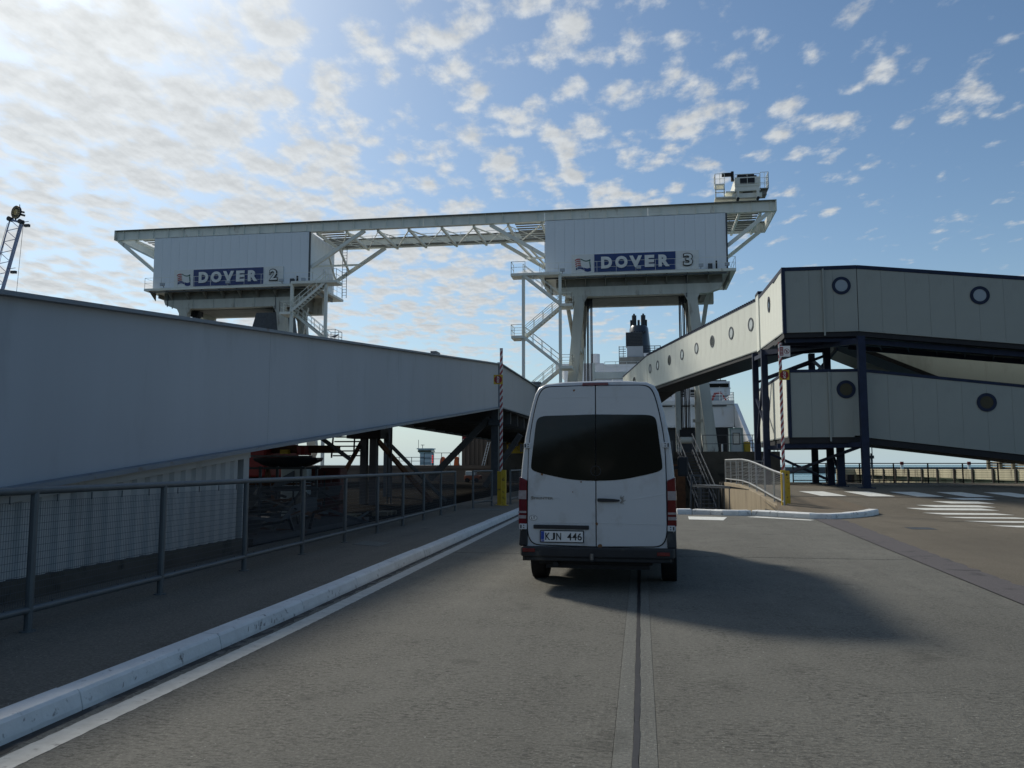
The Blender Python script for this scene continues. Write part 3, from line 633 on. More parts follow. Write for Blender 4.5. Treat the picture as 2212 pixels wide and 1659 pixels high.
    for yw in (1.22, 4.95):
        for k in (0,):
            w = V(MB().tube((sgn * .79, yw, .345), (sgn * 1.0, yw, .345), .345, 32), 'wheel', M_tyre, smooth=True, bevel=.03)
            V(MB().tube((sgn * .98, yw, .345), (sgn * 1.004, yw, .345), .20, 24), 'rim', M_rim, w)
            tr = MB()
            for q in range(4):
                tr.ring((sgn * (.815 + .05 * q), yw, .345), (sgn, 0, 0), .3, .3485, .034, 32)
            V(tr, 'tread', M_tyre, w)
V(plate(rnd([(-.172, 2.624), (-.165, 2.660), (.165, 2.660), (.172, 2.624)], .008), -.038, .04), 'brake_light', M_lensr, bevel=.004)
# bumper
bp_pts = [(-.985, .02), (-.96, -.055), (-.86, -.092), (0, -.105), (.86, -.092), (.96, -.055), (.985, .02), (.985, .25), (-.985, .25)]
V(MB().prism([(x, y, .425) for x, y in bp_pts], (0, 0, .128)), 'bumper', M_plastic, bevel=.02)
V(MB().prism([(x * .96, y + .03, .375) for x, y in bp_pts], (0, 0, .052)), 'bumper_lip', M_plastic, bevel=.012)
V(MB().ring((0, ry(1.515) - .034, 1.515), (0, 1, 0), .058, .068, .006, 28), 'emblem', M_plastic)
V(MB().tube((-.95, 1.22, .33), (.95, 1.22, .33), .05, 10), 'axle', M_black)
V(MB().box(-.66, .66, .1, 5.6, .27, .43), 'chassis', M_black)
V(MB().box(-.96, .96, 1.75, 5.7, .36, .47), 'underbody', M_black)
V(MB().box(-.96, .96, .05, .75, .36, .47), 'underbody', M_black)
V(MB().beam((-.75, .12, .37), (.70, .12, .37), .10, .09).beam((-.05, -.10, .40), (-.05, .15, .37), .06, .06), 'tow_bar', M_black, bevel=.01)
V(MB().tube((-.52, -.02, .33), (-.52, .8, .36), .035, 10), 'exhaust', M_black)
V(MB().tube((-.05, -.10, .40), (-.05, -.10, .48), .025, 10), 'tow_ball', M_chrome)

# ================================================================== LEFT: fence, ramp, cladding
fence = thing('fence', 'grey tube-framed wire mesh fence along the left footway', 'fence', (-5.4, 6.76, .125))
def fx(Y): return -5.37 - max(0, Y - 6.0) * 0.0245
post_me = mesh_of(MB().tube((0, 0, 0), (0, 0, 1.255), .036, 10).tube((0, 0, 0), (0, 0, .012), .07, 10), 'post', M_galv)
def panel_mesh(L):
    mb = MB(); z0, z1 = .235, 1.14
    nv = int(L / .03)
    for i in range(nv + 1):
        x = L * i / nv; mb.beam((x, 0, z0), (x, 0, z1), .0020, .0020)
    for j in range(15):
        z = z0 + (z1 - z0) * j / 14; mb.beam((0, .004, z), (L, .004, z), .0032, .0032)
    for i in range(4):
        x = L * (i + .5) / 4; mb.beam((x, 0, z1 - .01), (x, 0, 1.2), .008, .008).beam((x, 0, .19), (x, 0, z0), .008, .008)
    return mesh_of(mb, 'mesh_panel', M_dkgalv)
PITCH_F = 2.13
pm = panel_mesh(PITCH_F - .1)
fy = [6.76 + PITCH_F * i for i in range(-4, 10)]
for i, y in enumerate(fy):
    inst(post_me, 'post', fence, (fx(y), y, .125))
    if i + 1 < len(fy):
        y2 = fy[i + 1]; a = Vector((fx(y), y, 0)); b = Vector((fx(y2), y2, 0)); rz = math.atan2(b.y - a.y, b.x - a.x)
        p = inst(pm, 'mesh_panel', fence, (a.x, a.y + .05, .125), rz); p['kind'] = 'stuff'
        MB().tube((a.x, a.y, 1.365), (b.x, b.y, 1.365), .036, 10).build('top_rail', M_galv, fence, smooth=True)
        MB().tube((a.x, a.y, .315), (b.x, b.y, .315), .032, 10).build('bottom_rail', M_galv, fence, smooth=True)
fence2 = thing('fence', 'short length of wire fence beyond the left striped barrier, behind the van', 'fence', (-4.9, 30.9, .125))
pts2 = [(-5.62, 27.6), (-5.3, 29.4)]; pts3 = [(-4.85, 30.8), (-4.8, 33), (-4.75, 35.2), (-4.7, 37.4)]
for seg in (pts2, pts3):
    for a in seg: inst(post_me, 'post', fence2, (a[0], a[1], .125))
    for a, b in zip(seg, seg[1:]):
        L = math.hypot(b[0] - a[0], b[1] - a[1]); rz = math.atan2(b[1] - a[1], b[0] - a[0])
        p = inst(panel_mesh(L - .1), 'mesh_panel', fence2, (a[0] + .05 * math.cos(rz), a[1] + .05 * math.sin(rz), .125), rz); p['kind'] = 'stuff'
        for z in (1.365, .315): MB().tube((a[0], a[1], z), (b[0], b[1], z), .034, 10).build('rail', M_galv, fence2, smooth=True)

def gb(Y): return 1.35 + (Y - 7.76) * .0957      # underside of the ramp girder
GX = -6.6
ramp = thing('elevated_ramp', 'long pale grey steel plate girder ramp climbing above the left footway', 'ramp', (-9.6, 15, 0.03))
def web(Ya, Yb, za, zb, h, name, x=GX, m=M_girder):
    return MB().prism([(x, Ya, za), (x, Yb, zb), (x, Yb, zb + h), (x, Ya, za + h)], (-.02, 0, 0)).build(name, m, ramp)
joints = [-6, 4, 14, 22, 30, 38.5]
for a, b in zip(joints, joints[1:]): web(a + .004, b - .004, gb(a), gb(b), 2.03, 'girder_plate')
def flange(pts, w, t, xo, name, m):
    mb = MB()
    for (ya, za), (yb, zb) in zip(pts, pts[1:]): mb.beam((GX + xo, ya, za), (GX + xo, yb, zb), w, t)
    return mb.build(name, m, ramp)
flange([(-6, gb(-6) + 2.045), (38.5, gb(38.5) + 2.045)], .34, .05, -.04, 'top_flange', M_flange)
flange([(-6, gb(-6) - .02), (38.5, gb(38.5) - .02)], .36, .06, 0.0, 'bottom_flange', M_flange)
for z0, z1, Ya, Yb in ((4.30, 4.52, 38.6, 52.5),):
    MB().prism([(GX, Ya, z0), (GX, Yb, z1), (GX, Yb, z1 + 2.0), (GX, Ya, z0 + 2.03)], (-.02, 0, 0)).build('girder_plate', M_girder, ramp)
    MB().beam((GX - .04, Ya, z0 + 2.06), (GX - .04, Yb, z1 + 2.03), .34, .05).build('top_flange', M_flange, ramp)
    MB().beam((GX, Ya, z0 - .03), (GX, Yb, z1 - .03), .34, .05).build('bottom_flange', M_flange, ramp)
MB().box(GX - .05, GX + .06, 38.3, 38.52, 4.3, 6.4).build('stiffener', M_flange, ramp)
MB().box(GX - .3, GX + .25, 52.3, 52.9, 0.2, 6.75).box(GX - .35, GX + .32, 52.2, 53.0, 6.75, 6.85).build('end_post', M_flange, ramp)
MB().prism([(-6.65, -6, gb(-6) + .5), (-6.65, 38.5, gb(38.5) + .5), (-6.65, 38.5, gb(38.5) + .75), (-6.65, -6, gb(-6) + .75)], (-5.9, 0, 0)).build('deck', M_under, ramp)
MB().box(-12.55, -6.65, 38.5, 84, 4.3, 4.7).build('deck', M_under, ramp)
MB().prism([(-12.6, -6, gb(-6)), (-12.6, 38.5, gb(38.5)), (-12.6, 38.5, gb(38.5) + 1.9), (-12.6, -6, gb(-6) + 1.9)], (-.05, 0, 0)).build('girder_plate', M_girder, ramp)
MB().box(-12.68, -12.55, 38.6, 84, 3.6, 6.2).build('girder_plate', M_girder, ramp)
for i in range(16):
    y = 0 + i * 2.5; MB().beam((-6.68, y, gb(y) + .3), (-12.55, y, gb(y) + .3), .16, .45).build('crossbeam', M_under, ramp)
for i in range(18):
    y = 40 + i * 2.5; MB().box(-12.55, -6.68, y, y + .2, 3.68, 4.3).build('crossbeam', M_under, ramp)
MB().box(-7.08, -6.74, 39.05, 39.38, .03, 4.3).box(-7.2, -6.62, 38.95, 39.5, 3.45, 3.72).build('column', M_dkgalv, ramp)
MB().box(-12.4, -12.06, 39.05, 39.38, .03, 3.6).build('column', M_dkgalv, ramp)
MB().beam((-7.15, 39.2, 3.85), (-10.1, 39.2, .9), .28, .28).build('brace', M_under, ramp)
MB().beam((-6.45, 44.5, 3.2), (-8.4, 44.5, .4), .28, .28).build('brace', M_under, ramp)
MB().box(-6.7, -6.5, 25.9, 26.4, gb(26) + 2.07, gb(26) + 2.16).build('lamp_bracket', M_flange, ramp)

cwall = thing('corrugated_wall', 'pale corrugated steel sheeting closing the low end below the ramp', 'wall', (-6.8, 5, .03))
mb = MB(); y = -5.0; prof = [(0, 0), (.05, .05), (.17, .05), (.22, 0), (.30, 0)]
row = []
while y < 13.2:
    for dy, dx in prof[:-1]: row.append((y + dy, dx))
    y += .30
row = [(a, b) for a, b in row if a < 13.3]
for a, d in row: mb.v += [(-6.78 + d, a, .36), (-6.78 + d, a, max(.40, gb(a) - .16))]
for i in range(len(row) - 1): mb.f.append((2 * i, 2 * i + 2, 2 * i + 3, 2 * i + 1))
mb.build('sheeting', M_corr, cwall)
MB().beam((-6.70, -2, gb(-2) - .12), (-6.70, 13.5, gb(13.5) - .12), .06, .13).build('top_trim', M_corr, cwall)
MB().box(-6.80, -6.69, 13.3, 13.5, .36, gb(13.4) - .16).build('corner_trim', M_corr, cwall)
MB().box(-6.9, -6.66, -5, 13.5, .03, .36).build('plinth', M_dkconc, cwall)

# ================================================================== BARRIERS
def text_plate(parent, s, x, y, z, w, h, m, rot):
    """text turned by rot degrees in the XZ plane, centred on x,z"""
    t = text_mb(s, w, h, .004, .02); c, sn = math.cos(R(rot)), math.sin(R(rot))
    t.v = [(x + (a - w / 2) * c - (b - h / 2) * sn, y + d, z + (a - w / 2) * sn + (b - h / 2) * c) for a, d, b in t.v]
    return t.build('sign_text', m, parent)
def barrier(x, y, zb, label, rot, sx, extra, posts):
    t = thing('barrier', label, 'barrier', (x, y, zb), 'raised striped barriers on both sides of the lane')
    MB().box(x - .052, x + .052, y - .03, y + .03, zb + 1.05, 5.86).build('barrier_arm', M_stripe, t, bevel=.006)
    MB().box(x - .055, x + .055, y - .033, y + .033, 5.86, 5.88).build('end_cap', M_red, t)
    for dx, dy, dz in posts:
        MB().box(x + dx - .078, x + dx + .078, y + dy - .08, y + dy + .08, zb, zb + dz).box(x + dx - .15, x + dx + .15, y + dy - .14, y + dy + .14, zb, zb + .02).build('post', M_yellow, t, bevel=.012)
    MB().beam((x - .12, y, zb + 1.12), (x + .12, y, zb + 1.12), .06, .06).build('pivot', M_black, t)
    s = MB().box(sx - .17, sx + .17, y - .045, y - .032, 4.54, 4.89).build('stop_sign', M_yellow, t)
    oc = [(sx + .155 * math.cos(R(22.5 + 45 * k)), y - .049, 4.715 + .155 * math.sin(R(22.5 + 45 * k))) for k in range(8)]
    MB().prism(oc, (0, .003, 0)).build('sign_octagon', M_red, s)
    text_plate(s, 'STOP', sx, y - .056, 4.715, .24, .085, M_letw, rot)
    if extra:
        w = MB().box(x - .04, x + .34, y - .045, y - .032, 5.36, 5.74).build('warning_sign', M_plate, t)
        MB().box(x - .015, x + .105, y - .049, y - .046, 5.40, 5.70).build('sign_block', M_red, w)
        MB().ring((x + .222, y - .050, 5.55), (0, 1, 0), .075, .092, .003, 24).build('sign_ring', M_red, w)
        MB().beam((x + .165, y - .0515, 5.605), (x + .28, y - .0515, 5.495), .018, .003, (0, 1, 0)).build('sign_bar', M_red, w)
        MB().beam((x + .222, y - .050, 5.50), (x + .222, y - .050, 5.585), .03, .002, (0, 1, 0)).beam((x + .20, y - .050, 5.51), (x + .25, y - .050, 5.57), .016, .002, (0, 1, 0)).build('sign_figure', M_letk, w)
        for k in range(5): MB().box(x + .003, x + .088, y - .052, y - .0495, 5.435 + .05 * k, 5.45 + .05 * k).build('sign_line', M_plate, w)
    return t
barrier(-5.06, 30.0, .125, 'raised red and white barrier arm on yellow posts beside the left fence', 90, -5.17, False, ((-.06, .02, 1.22), (.16, -.35, 1.27)))
barrier(4.88, 30.0, .12, 'raised red and white barrier arm on yellow posts on the right island', -90, 4.995, True, ((-.07, -.30, 1.28), (.17, .35, 1.25)))

# ================================================================== RIGHT: retaining wall and its railing
rw = MB(); A = [(4.62, 29.5), (4.45, 34), (4.28, 38.5), (4.12, 43.2)]
wall = thing('retaining_wall', 'low sunlit buff concrete wall under the railing on the right', 'wall', (4.4, 36, -.5))
for (a, b) in zip(A, A[1:]):
    za, zb = zr(a[1]) + .10, zr(b[1]) + .10
    MB().prism([(a[0], a[1] + .004, -2.4), (b[0], b[1] - .004, -2.4), (b[0], b[1] - .004, zb), (a[0], a[1] + .004, za)], (.35, 0, 0)).build('wall_section', M_conc, wall, bevel=.02)
MB().box(4.0, 9, 43.2, 43.5, -2.4, .66).build('end_wall', M_dkconc, wall)
rl = thing('railing', 'grey railing with horizontal wires on the buff wall, right of the van', 'railing', (4.5, 36, .4))
P_ = [(4.78, 29.45)] + [(4.78 - .044 * (y - 29.45), y) for y in (31.1, 32.8, 34.5, 36.2, 37.9, 39.6, 41.3, 43.0)]
rp_me = mesh_of(MB().beam((0, 0, 0), (0, 0, 1.12), .05, .05), 'post', M_ltgalv)
for (a, b) in zip(P_, P_[1:]):
    A_ = Vector((a[0], a[1], zr(a[1]) + .1)); B_ = Vector((b[0], b[1], zr(b[1]) + .1))
    for z, r in ((1.12, .035), (.18, .03)): MB().tube(A_ + Vector((0, 0, z)), B_ + Vector((0, 0, z)), r, 8).build('rail', M_ltgalv, rl)
    mbw = MB()
    for k in range(13):
        z = .24 + k * .068; mbw.beam(A_ + Vector((0, 0, z)), B_ + Vector((0, 0, z)), .009, .009)
    mbw.build('wires', M_ltgalv, rl, kind='stuff')
for a in P_: inst(rp_me, 'post', rl, (a[0], a[1], zr(a[1]) + .1))
rb = thing('railing', 'short grey railing closing the far end of the buff wall', 'railing', (5.1, 43.3, .66))
railing(MB(), [(4.2, 43.3, .66), (6.1, 43.3, .66)], 1.1, .6, .02, (.2, .4, .6, .8)).build('rail_frame', M_ltgalv, rb)
# things in the sunk pit
st = thing('stairway', 'dark blue-grey steel stairs climbing out of the pit to the platform', 'stairs', (3.4, 47, -.8))
for x in (2.62, 3.55):
    MB().beam((x + .25, 44, -.75), (x - .35, 53.5, 2.42), .07, .26).build('stringer', M_dkgalv, st)
    m_ = MB()
    for k in range(8):
        f_ = k / 7; p = Vector((x + .25 - .6 * f_, 44 + 9.5 * f_, -.75 + 3.17 * f_)); m_.beam(p, p + Vector((0, 0, 1.1)), .04, .04)
    m_.beam((x + .25, 44, .35), (x - .35, 53.5, 3.52), .05, .05).beam((x + .25, 44, -.2), (x - .35, 53.5, 2.97), .04, .04)
    m_.build('handrail', M_dkgalv, st)
step_me = mesh_of(MB().box(-.45, .45, -.16, .16, -.02, .02), 'step', M_dkgalv)
for k in range(18):
    f_ = (k + .5) / 18; inst(step_me, 'step', st, (3.33 - .6 * f_, 44 + 9.5 * f_, -.72 + 3.17 * f_))
gt = thing('gate_frame', 'pale grey steel gate frame standing in the pit behind the van', 'gate', (2.2, 36, -.5))
MB().beam((2.03, 36, -.5), (2.08, 36, 1.15), .07, .07).beam((2.48, 36, -.5), (2.46, 36, 1.15), .07, .07).beam((2.04, 36, 1.13), (2.5, 36, 1.13), .08, .08).beam((2.06, 36, .9), (2.46, 36, .9), .04, .04).build('frame', M_dkgalv, gt)
pr = thing('railing', 'low dark railing with upright bars at the edge of the pit', 'railing', (2.7, 31, -.3))
for i in range(8):
    x = 2.05 + .16 * i; MB().beam((x, 33.5 - .3 * i, -.3), (x, 33.5 - .3 * i, .72), .03, .03).build('bar', M_dkgalv, pr)
MB().beam((2.0, 33.6, .74), (3.2, 31.3, .74), .05, .05).build('top_rail', M_dkgalv, pr)
MB().beam((2.0, 33.6, -.2), (3.2, 31.3, -.2), .05, .05).build('bottom_rail', M_dkgalv, pr)
MB().prism([(2.0, 33.6, .78), (3.2, 31.3, .78), (3.9, 31.6, .66), (2.9, 34, .78)], (0, 0, .02)).build('cover_plate', M_dkgalv, pr)
# concrete platform behind
plat = thing('concrete_platform', 'dark concrete platform block beneath the grey kiosk', 'platform', (5.5, 66, -6))
MB().box(1.2, 8.6, 54, 90, -7, 2.40).build('block', M_dkconc, plat)
railing(MB(), [(3.9, 54.2, 2.4), (8.5, 54.2, 2.4), (8.5, 72, 2.4)], 1.05, 1.5, .022, (.5,)).build('railing', M_dkgalv, plat)
for k in range(9):
    MB().box(5.2 + .33 * k, 5.38 + .33 * k, 53.96, 54.02, 1.75, 1.85).build('drain_slot', M_black, plat)
lb = thing('link_bridge', 'dark steel link bridge side girder hidden behind the van', 'bridge', (1.3, 50, 0))
MB().prism([(1.35, 44, -1.2), (1.35, 84, -1), (1.35, 84, 3.4), (1.35, 50, 3.3), (1.35, 44, 2.6)], (-.25, 0, 0)).build('girder', M_dkgalv, lb)
MB().prism([(-4.6, 46, -1.2), (-4.6, 84, -1), (-4.6, 84, 2.9), (-4.6, 46, 2.0)], (-.25, 0, 0)).build('girder', M_dkgalv, lb)
MB().box(-4.6, 1.3, 46, 84, -.4, -.05).build('deck', M_under, lb)
MB().box(1.5, 2.3, 45.2, 46, -1, 1.6).build('rusty_post', M_rust, lb)
for k in range(3): MB().box(1.42, 1.75, 46.5 + k * 2, 46.8 + k * 2, -1, 2.9).build('stiffener', M_dkgalv, lb)
kio = thing('kiosk', 'small pale grey kiosk with green corners standing on the concrete platform', 'kiosk', (6.6, 60, 2.4))
for dx in (-.42, .42):
    for dy in (-.42, .42): MB().box(6.58 + dx - .035, 6.58 + dx + .035, 60 + dy - .035, 60 + dy + .035, 2.4, 4.05).build('corner_post', M_green, kio)
MB().box(6.12, 7.04, 59.54, 60.46, 4.05, 4.13).build('roof', M_green, kio)
for y in (59.585, 60.40):
    f_ = MB(); f_.box(6.20, 6.96, y, y + .02, 2.42, 2.98).box(6.20, 6.96, y, y + .02, 3.78, 4.05).box(6.20, 6.34, y, y + .02, 2.98, 3.78).box(6.82, 6.96, y, y + .02, 2.98, 3.78)
    f_.build('wall', M_cabin, kio)
    MB().box(6.37, 6.79, y + .005, y + .012, 3.02, 3.74).build('pane', M_cabgl, kio)
    MB().box(6.335, 6.825, y - .008, y + .0, 2.97, 3.02).box(6.335, 6.825, y - .008, y, 3.74, 3.79).box(6.335, 6.375, y - .008, y, 3.02, 3.74).box(6.785, 6.825, y - .008, y, 3.02, 3.74).build('window_frame', M_black, kio)
for x in (6.145, 7.0): MB().box(x, x + .02, 59.62, 60.38, 2.42, 4.05).build('wall', M_cabin, kio)
MB().box(6.2, 6.96, 59.62, 60.38, 2.4, 2.42).build('floor', M_cabin, kio)
bx = MB().box(7.12, 7.55, 59.8, 60.3, 2.4, 3.12).box(7.14, 7.53, 59.82, 60.28, 3.12, 3.16).build('equipment_box', M_yellow, bevel=.02); tag(bx, 'mustard yellow box beside the grey kiosk', 'box')
wp = MB().tube((5.55, 59, 2.4), (5.55, 59, 2.98), .06, 10).tube((5.55, 59, 2.98), (5.55, 59, 3.02), .045, 10).build('bollard', M_plate); tag(wp, 'short white bollard left of the grey kiosk', 'bollard')

# ================================================================== COVERED WALKWAYS
WH = 2.95
def wall_run(parent, A, B, zA, zB, n, m, side=1, H=WH, trim=.17, joint=.007, name='wall_panel'):
    """panels standing on the line A-B; the visible face is to the right of A->B when side=1"""
    A = Vector((A[0], A[1], 0)); B = Vector((B[0], B[1], 0)); d = (B - A); L = d.length; d.normalize(); w = L / n; sl = (zB - zA) / L
    rz = math.atan2(d.y, d.x); th_ = .06 * side
    x0, x1 = joint / 2, w - joint / 2
    mb = MB().prism([(x0, 0, sl * x0 + .03), (x1, 0, sl * x1 + .03), (x1, 0, sl * x1 + H - trim), (x0, 0, sl * x0 + H - trim)], (0, th_, 0))
    me = mesh_of(mb, name, m)
    for i in range(n):
        p = A + d * w * i; inst(me, name, parent, (p.x, p.y, zA + sl * w * i), rz)
    nrm = Vector((-d.y, d.x, 0)) * side
    back = nrm * .075
    a, b = A + back, B + back
    MB().prism([(a.x, a.y, zA), (b.x, b.y, zB), (b.x, b.y, zB + H - .02), (a.x, a.y, zA + H - .02)], tuple(nrm * .05)).build('backing', M_black, parent)
    o = -nrm * .02
    p, q = A + o, B + o
    MB().prism([(p.x, p.y, zA + H - trim), (q.x, q.y, zB + H - trim), (q.x, q.y, zB + H), (p.x, p.y, zA + H)], tuple(nrm * .14)).build('roof_trim', M_navy, parent)
    MB().prism([(p.x, p.y, zA - .03), (q.x, q.y, zB - .03), (q.x, q.y, zB + .03), (p.x, p.y, zA + .03)], tuple(nrm * .14)).build('sill', M_creamshade, parent)
    return A, d, sl, nrm
def shell(parent, quad, zs, H=WH, th_=.22):
    """roof and floor on a plan quad with a base height for each corner"""
    MB().prism([(x, y, z - .03) for (x, y), z in zip(quad, zs)], (0, 0, -th_)).build('floor', M_black, parent)
    MB().prism([(x, y, z + H - .01) for (x, y), z in zip(quad, zs)], (0, 0, -.10)).build('roof', M_navy, parent)
def porthole(parent, c, nrm, r=.40, ri=.27, pane=M_pane, fr=M_navy):
    c = Vector(c); nrm = Vector(nrm).normalized()
    w = MB().ring(c - nrm * .03, nrm, ri, r, .035, 36).build('porthole', fr, parent, smooth=True)
    MB().ring(c + nrm * -.012, nrm, 0.0, ri + .01, .006, 36).build('pane', pane, w)

up = thing('covered_walkway', 'upper cream passenger walkway with round windows and navy trim on the right', 'walkway', (8, 42, .6))
wall_run(up, (6.53, 38.2), (9.60, 38.2), 7.50, 7.50, 3, M_creamshade)
wall_run(up, (9.62, 38.2), (24.62, 38.2), 7.50, 5.85, 15, M_creamshade)
MB().box(6.38, 6.53, 38.16, 38.36, 7.44, 10.45).build('corner_post', M_navy, up)
wall_run(up, (6.56, 46.6), (6.42, 38.36), 7.90, 7.52, 8, M_cream)
wall_run(up, (.62, 72.0), (6.86, 47.5), 8.05, 8.05, 25, M_cream, trim=.10)
wall_run(up, (-1.6, 79.2), (.60, 72.05), 7.0, 8.05, 7, M_cream, trim=.10)
MB().box(6.5, 6.95, 46.55, 47.55, 7.85, 10.95).build('joint_cover', M_cream, up)
MB().box(6.48, 6.98, 46.5, 47.6, 10.95, 11.1).build('joint_cap', M_navy, up)
# far walls, roofs and floors
MB().prism([(9.2, 41.0, 7.5), (24.6, 41.0, 5.85), (24.6, 41.0, 8.7), (9.2, 41.0, 10.4)], (0, .06, 0)).build('far_wall', M_cream, up)
MB().prism([(9.1, 41, 7.6), (9.2, 48, 8.0), (9.2, 48, 10.9), (9.1, 41, 10.4)], (.06, 0, 0)).build('far_wall', M_cream, up)
MB().prism([(9.2, 48, 8.05), (3.1, 72.4, 8.05), (3.1, 72.4, 10.95), (9.2, 48, 10.95)], (.06, 0, 0)).build('far_wall', M_cream, up)
shell(up, [(6.42, 38.24), (9.61, 38.24), (9.61, 41), (6.42, 41)], [7.5] * 4)
shell(up, [(9.615, 38.24), (24.6, 38.24), (24.6, 41), (9.615, 41)], [7.5, 5.85, 5.85, 7.5])
shell(up, [(6.47, 41.0), (9.1, 41.0), (9.15, 46.6), (6.58, 46.6)], [7.62, 7.62, 7.9, 7.9])
shell(up, [(6.9, 47.5), (9.2, 47.9), (3.1, 72.4), (.66, 72.0)], [8.05] * 4)
shell(up, [(.64, 72.05), (3.1, 72.4), (1.1, 79.8), (-1.56, 79.2)], [8.05, 8.05, 7.0, 7.0])
# ribbed roof edge of the long part
rib_me = mesh_of(MB().box(-.05, .30, -.06, .06, 0, .07), 'roof_rib', M_navy)
dL = Vector((6.86 - .62, 47.5 - 72.0, 0)); LL = dL.length; dL.normalize()
for i in range(74):
    p = Vector((.62, 72.0, 0)) + dL * (LL * (i + .5) / 74); inst(rib_me, 'roof_rib', up, (p.x - .02, p.y, 8.05 + WH), math.atan2(dL.y, dL.x) + R(90))
for x, z, pn in ((8.94, 9.54, M_pane), (14.66, 8.92, M_pane), (20.4, 8.30, M_pane)): porthole(up, (x, 38.195, z), (0, 1, 0), pane=pn)
porthole(up, (6.485, 42.7, 9.62), (1, -.02, 0), pane=M_panel2)
nL = Vector((-dL.y, dL.x, 0))
win_y = [49.2, 52.3, 55.7, 58.9, 62.2, 65.4, 68.7, 71.0]
for i, y in enumerate(win_y):
    t = (72.0 - y) / 24.5; p = Vector((.62 + 6.24 * t, y, 9.70)); porthole(up, p - nL * .002, nL, .40, .29, M_panelit if i % 3 != 2 else M_panel2, M_dkgalv)
porthole(up, (-.5, 75.65, 9.1), (.95, .29, 0), .4, .29, M_panel2, M_dkgalv)
MB().beam((8.16, 38.15, 7.3), (8.16, 38.15, 10.32), .07, .06).build('downpipe', M_creamshade, up)
# beams under the floor
for y in (38.5, 39.4, 40.3): MB().beam((6.5, y, 7.16), (9.6, y, 7.16), .12, .2).build('floor_beam', M_navy, up)
for y in (38.6, 40.6):
    MB().beam((9.7, y, 7.08), (24.5, y, 5.45), .14, .22).build('floor_beam', M_navy, up)
for i in range(12): MB().beam((10.5 + i * 1.2, 38.6, 7.0 - .132 * i), (11.2 + i * 1.2, 40.6, 6.92 - .132 * i), .06, .08).build('floor_brace', M_navy, up)

low = thing('covered_walkway', 'lower cream passenger walkway with round windows, beneath the upper one', 'walkway', (9, 42, .6))
wall_run(low, (6.62, 38.2), (9.25, 38.2), 2.82, 2.82, 3, M_creamshade, H=2.98, trim=.13)
wall_run(low, (9.72, 38.2), (24.72, 38.2), 2.80, .98, 15, M_creamshade, H=2.98, trim=.13)
MB().box(9.25, 9.72, 38.2, 38.26, 2.85, 5.67).build('wall_panel', M_creamshade, low)
MB().box(9.25, 9.72, 38.18, 38.32, 5.67, 5.8).build('roof_trim', M_navy, low)
MB().box(6.47, 6.62, 38.16, 38.36, 2.78, 5.82).build('corner_post', M_navy, low)
wall_run(low, (6.62, 48.2), (6.5, 38.36), 2.84, 2.82, 9, M_cream, H=2.98, trim=.13)
MB().prism([(9.7, 41.0, 2.8), (24.6, 41.0, 1.0), (24.6, 41.0, 3.9), (9.7, 41.0, 5.7)], (0, .06, 0)).build('far_wall', M_cream, low)
MB().box(9.15, 9.21, 41, 48.2, 2.85, 5.7).build('far_wall', M_cream, low)
MB().box(6.68, 9.1, 48.14, 48.2, 2.85, 5.7).build('end_wall', M_cream, low)
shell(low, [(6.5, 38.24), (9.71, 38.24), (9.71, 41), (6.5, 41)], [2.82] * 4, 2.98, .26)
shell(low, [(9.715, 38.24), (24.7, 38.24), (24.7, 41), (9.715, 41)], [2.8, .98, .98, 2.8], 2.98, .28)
shell(low, [(6.56, 41.0), (9.2, 41.0), (9.2, 48.1), (6.66, 48.1)], [2.82] * 4, 2.98, .26)
for x, z in ((8.97, 4.89), (14.7, 4.25), (20.4, 3.55)): porthole(low, (x, 38.195, z), (0, 1, 0), pane=M_panel2)
porthole(low, (6.56, 44.3, 4.7), (1, 0, 0), pane=M_panel2)
MB().beam((8.25, 38.15, 2.6), (8.25, 38.15, 5.67), .07, .06).build('downpipe', M_creamshade, low)

bk = thing('covered_walkway', 'shaded walkway sloping down behind, between the upper and lower walkways', 'walkway', (15, 45, .6))
MB().prism([(11.2, 44.0, 7.55), (24, 44.0, 1.9), (24, 44.0, 4.85), (11.2, 44.0, 10.4)], (0, .08, 0)).build('wall', M_creamshade, bk)
MB().prism([(9.8, 42.0, 7.45), (24, 42.0, 1.2), (24, 44.0, 1.2), (9.8, 44.0, 7.45)], (0, 0, .22)).build('floor', M_black, bk)
MB().prism([(9.8, 46.6, 7.45), (24, 46.6, 1.2), (24, 46.6, 4.2), (9.8, 46.6, 10.4)], (0, .08, 0)).build('far_wall', M_creamshade, bk)
MB().prism([(9.8, 44.0, 10.4), (24, 44.0, 4.2), (24, 46.6, 4.2), (9.8, 46.6, 10.4)], (0, 0, .1)).build('roof', M_navy, bk)

tr = thing('steel_trestle', 'navy steel trestle of columns and cross braces carrying the walkways', 'trestle', (8, 42, .6))
def col_(x, y, z0, z1, w=.22):
    return MB().ibeam((x, y, z0), (x, y, z1), w, w, .03, .03).box(x - w * .75, x + w * .75, y - w * .75, y + w * .75, z0, z0 + .03).build('column', M_navy, tr)
MB().box(9.36, 9.66, 37.42, 37.72, .55, 7.15).box(9.2, 9.82, 37.3, 37.84, .55, .63).build('column', M_navy, tr)
for x, y, zt in ((8.95, 39.6, 2.5), (9.0, 41.9, 7.4), (9.1, 46.0, 7.5), (6.2, 42.9, 7.35), (6.2, 46.2, 7.6), (24.2, 38.6, 5.4), (24.2, 40.6, 5.4)):
    MB().box(x - .15, x + .15, y - .15, y + .15, zr(y) - .02, zt).box(x - .26, x + .26, y - .26, y + .26, zr(y) - .02, zr(y) + .05).build('column', M_navy, tr)
MB().beam((6.2, 42.9, 7.2), (9.5, 37.6, 6.95), .2, .24).build('beam', M_navy, tr)
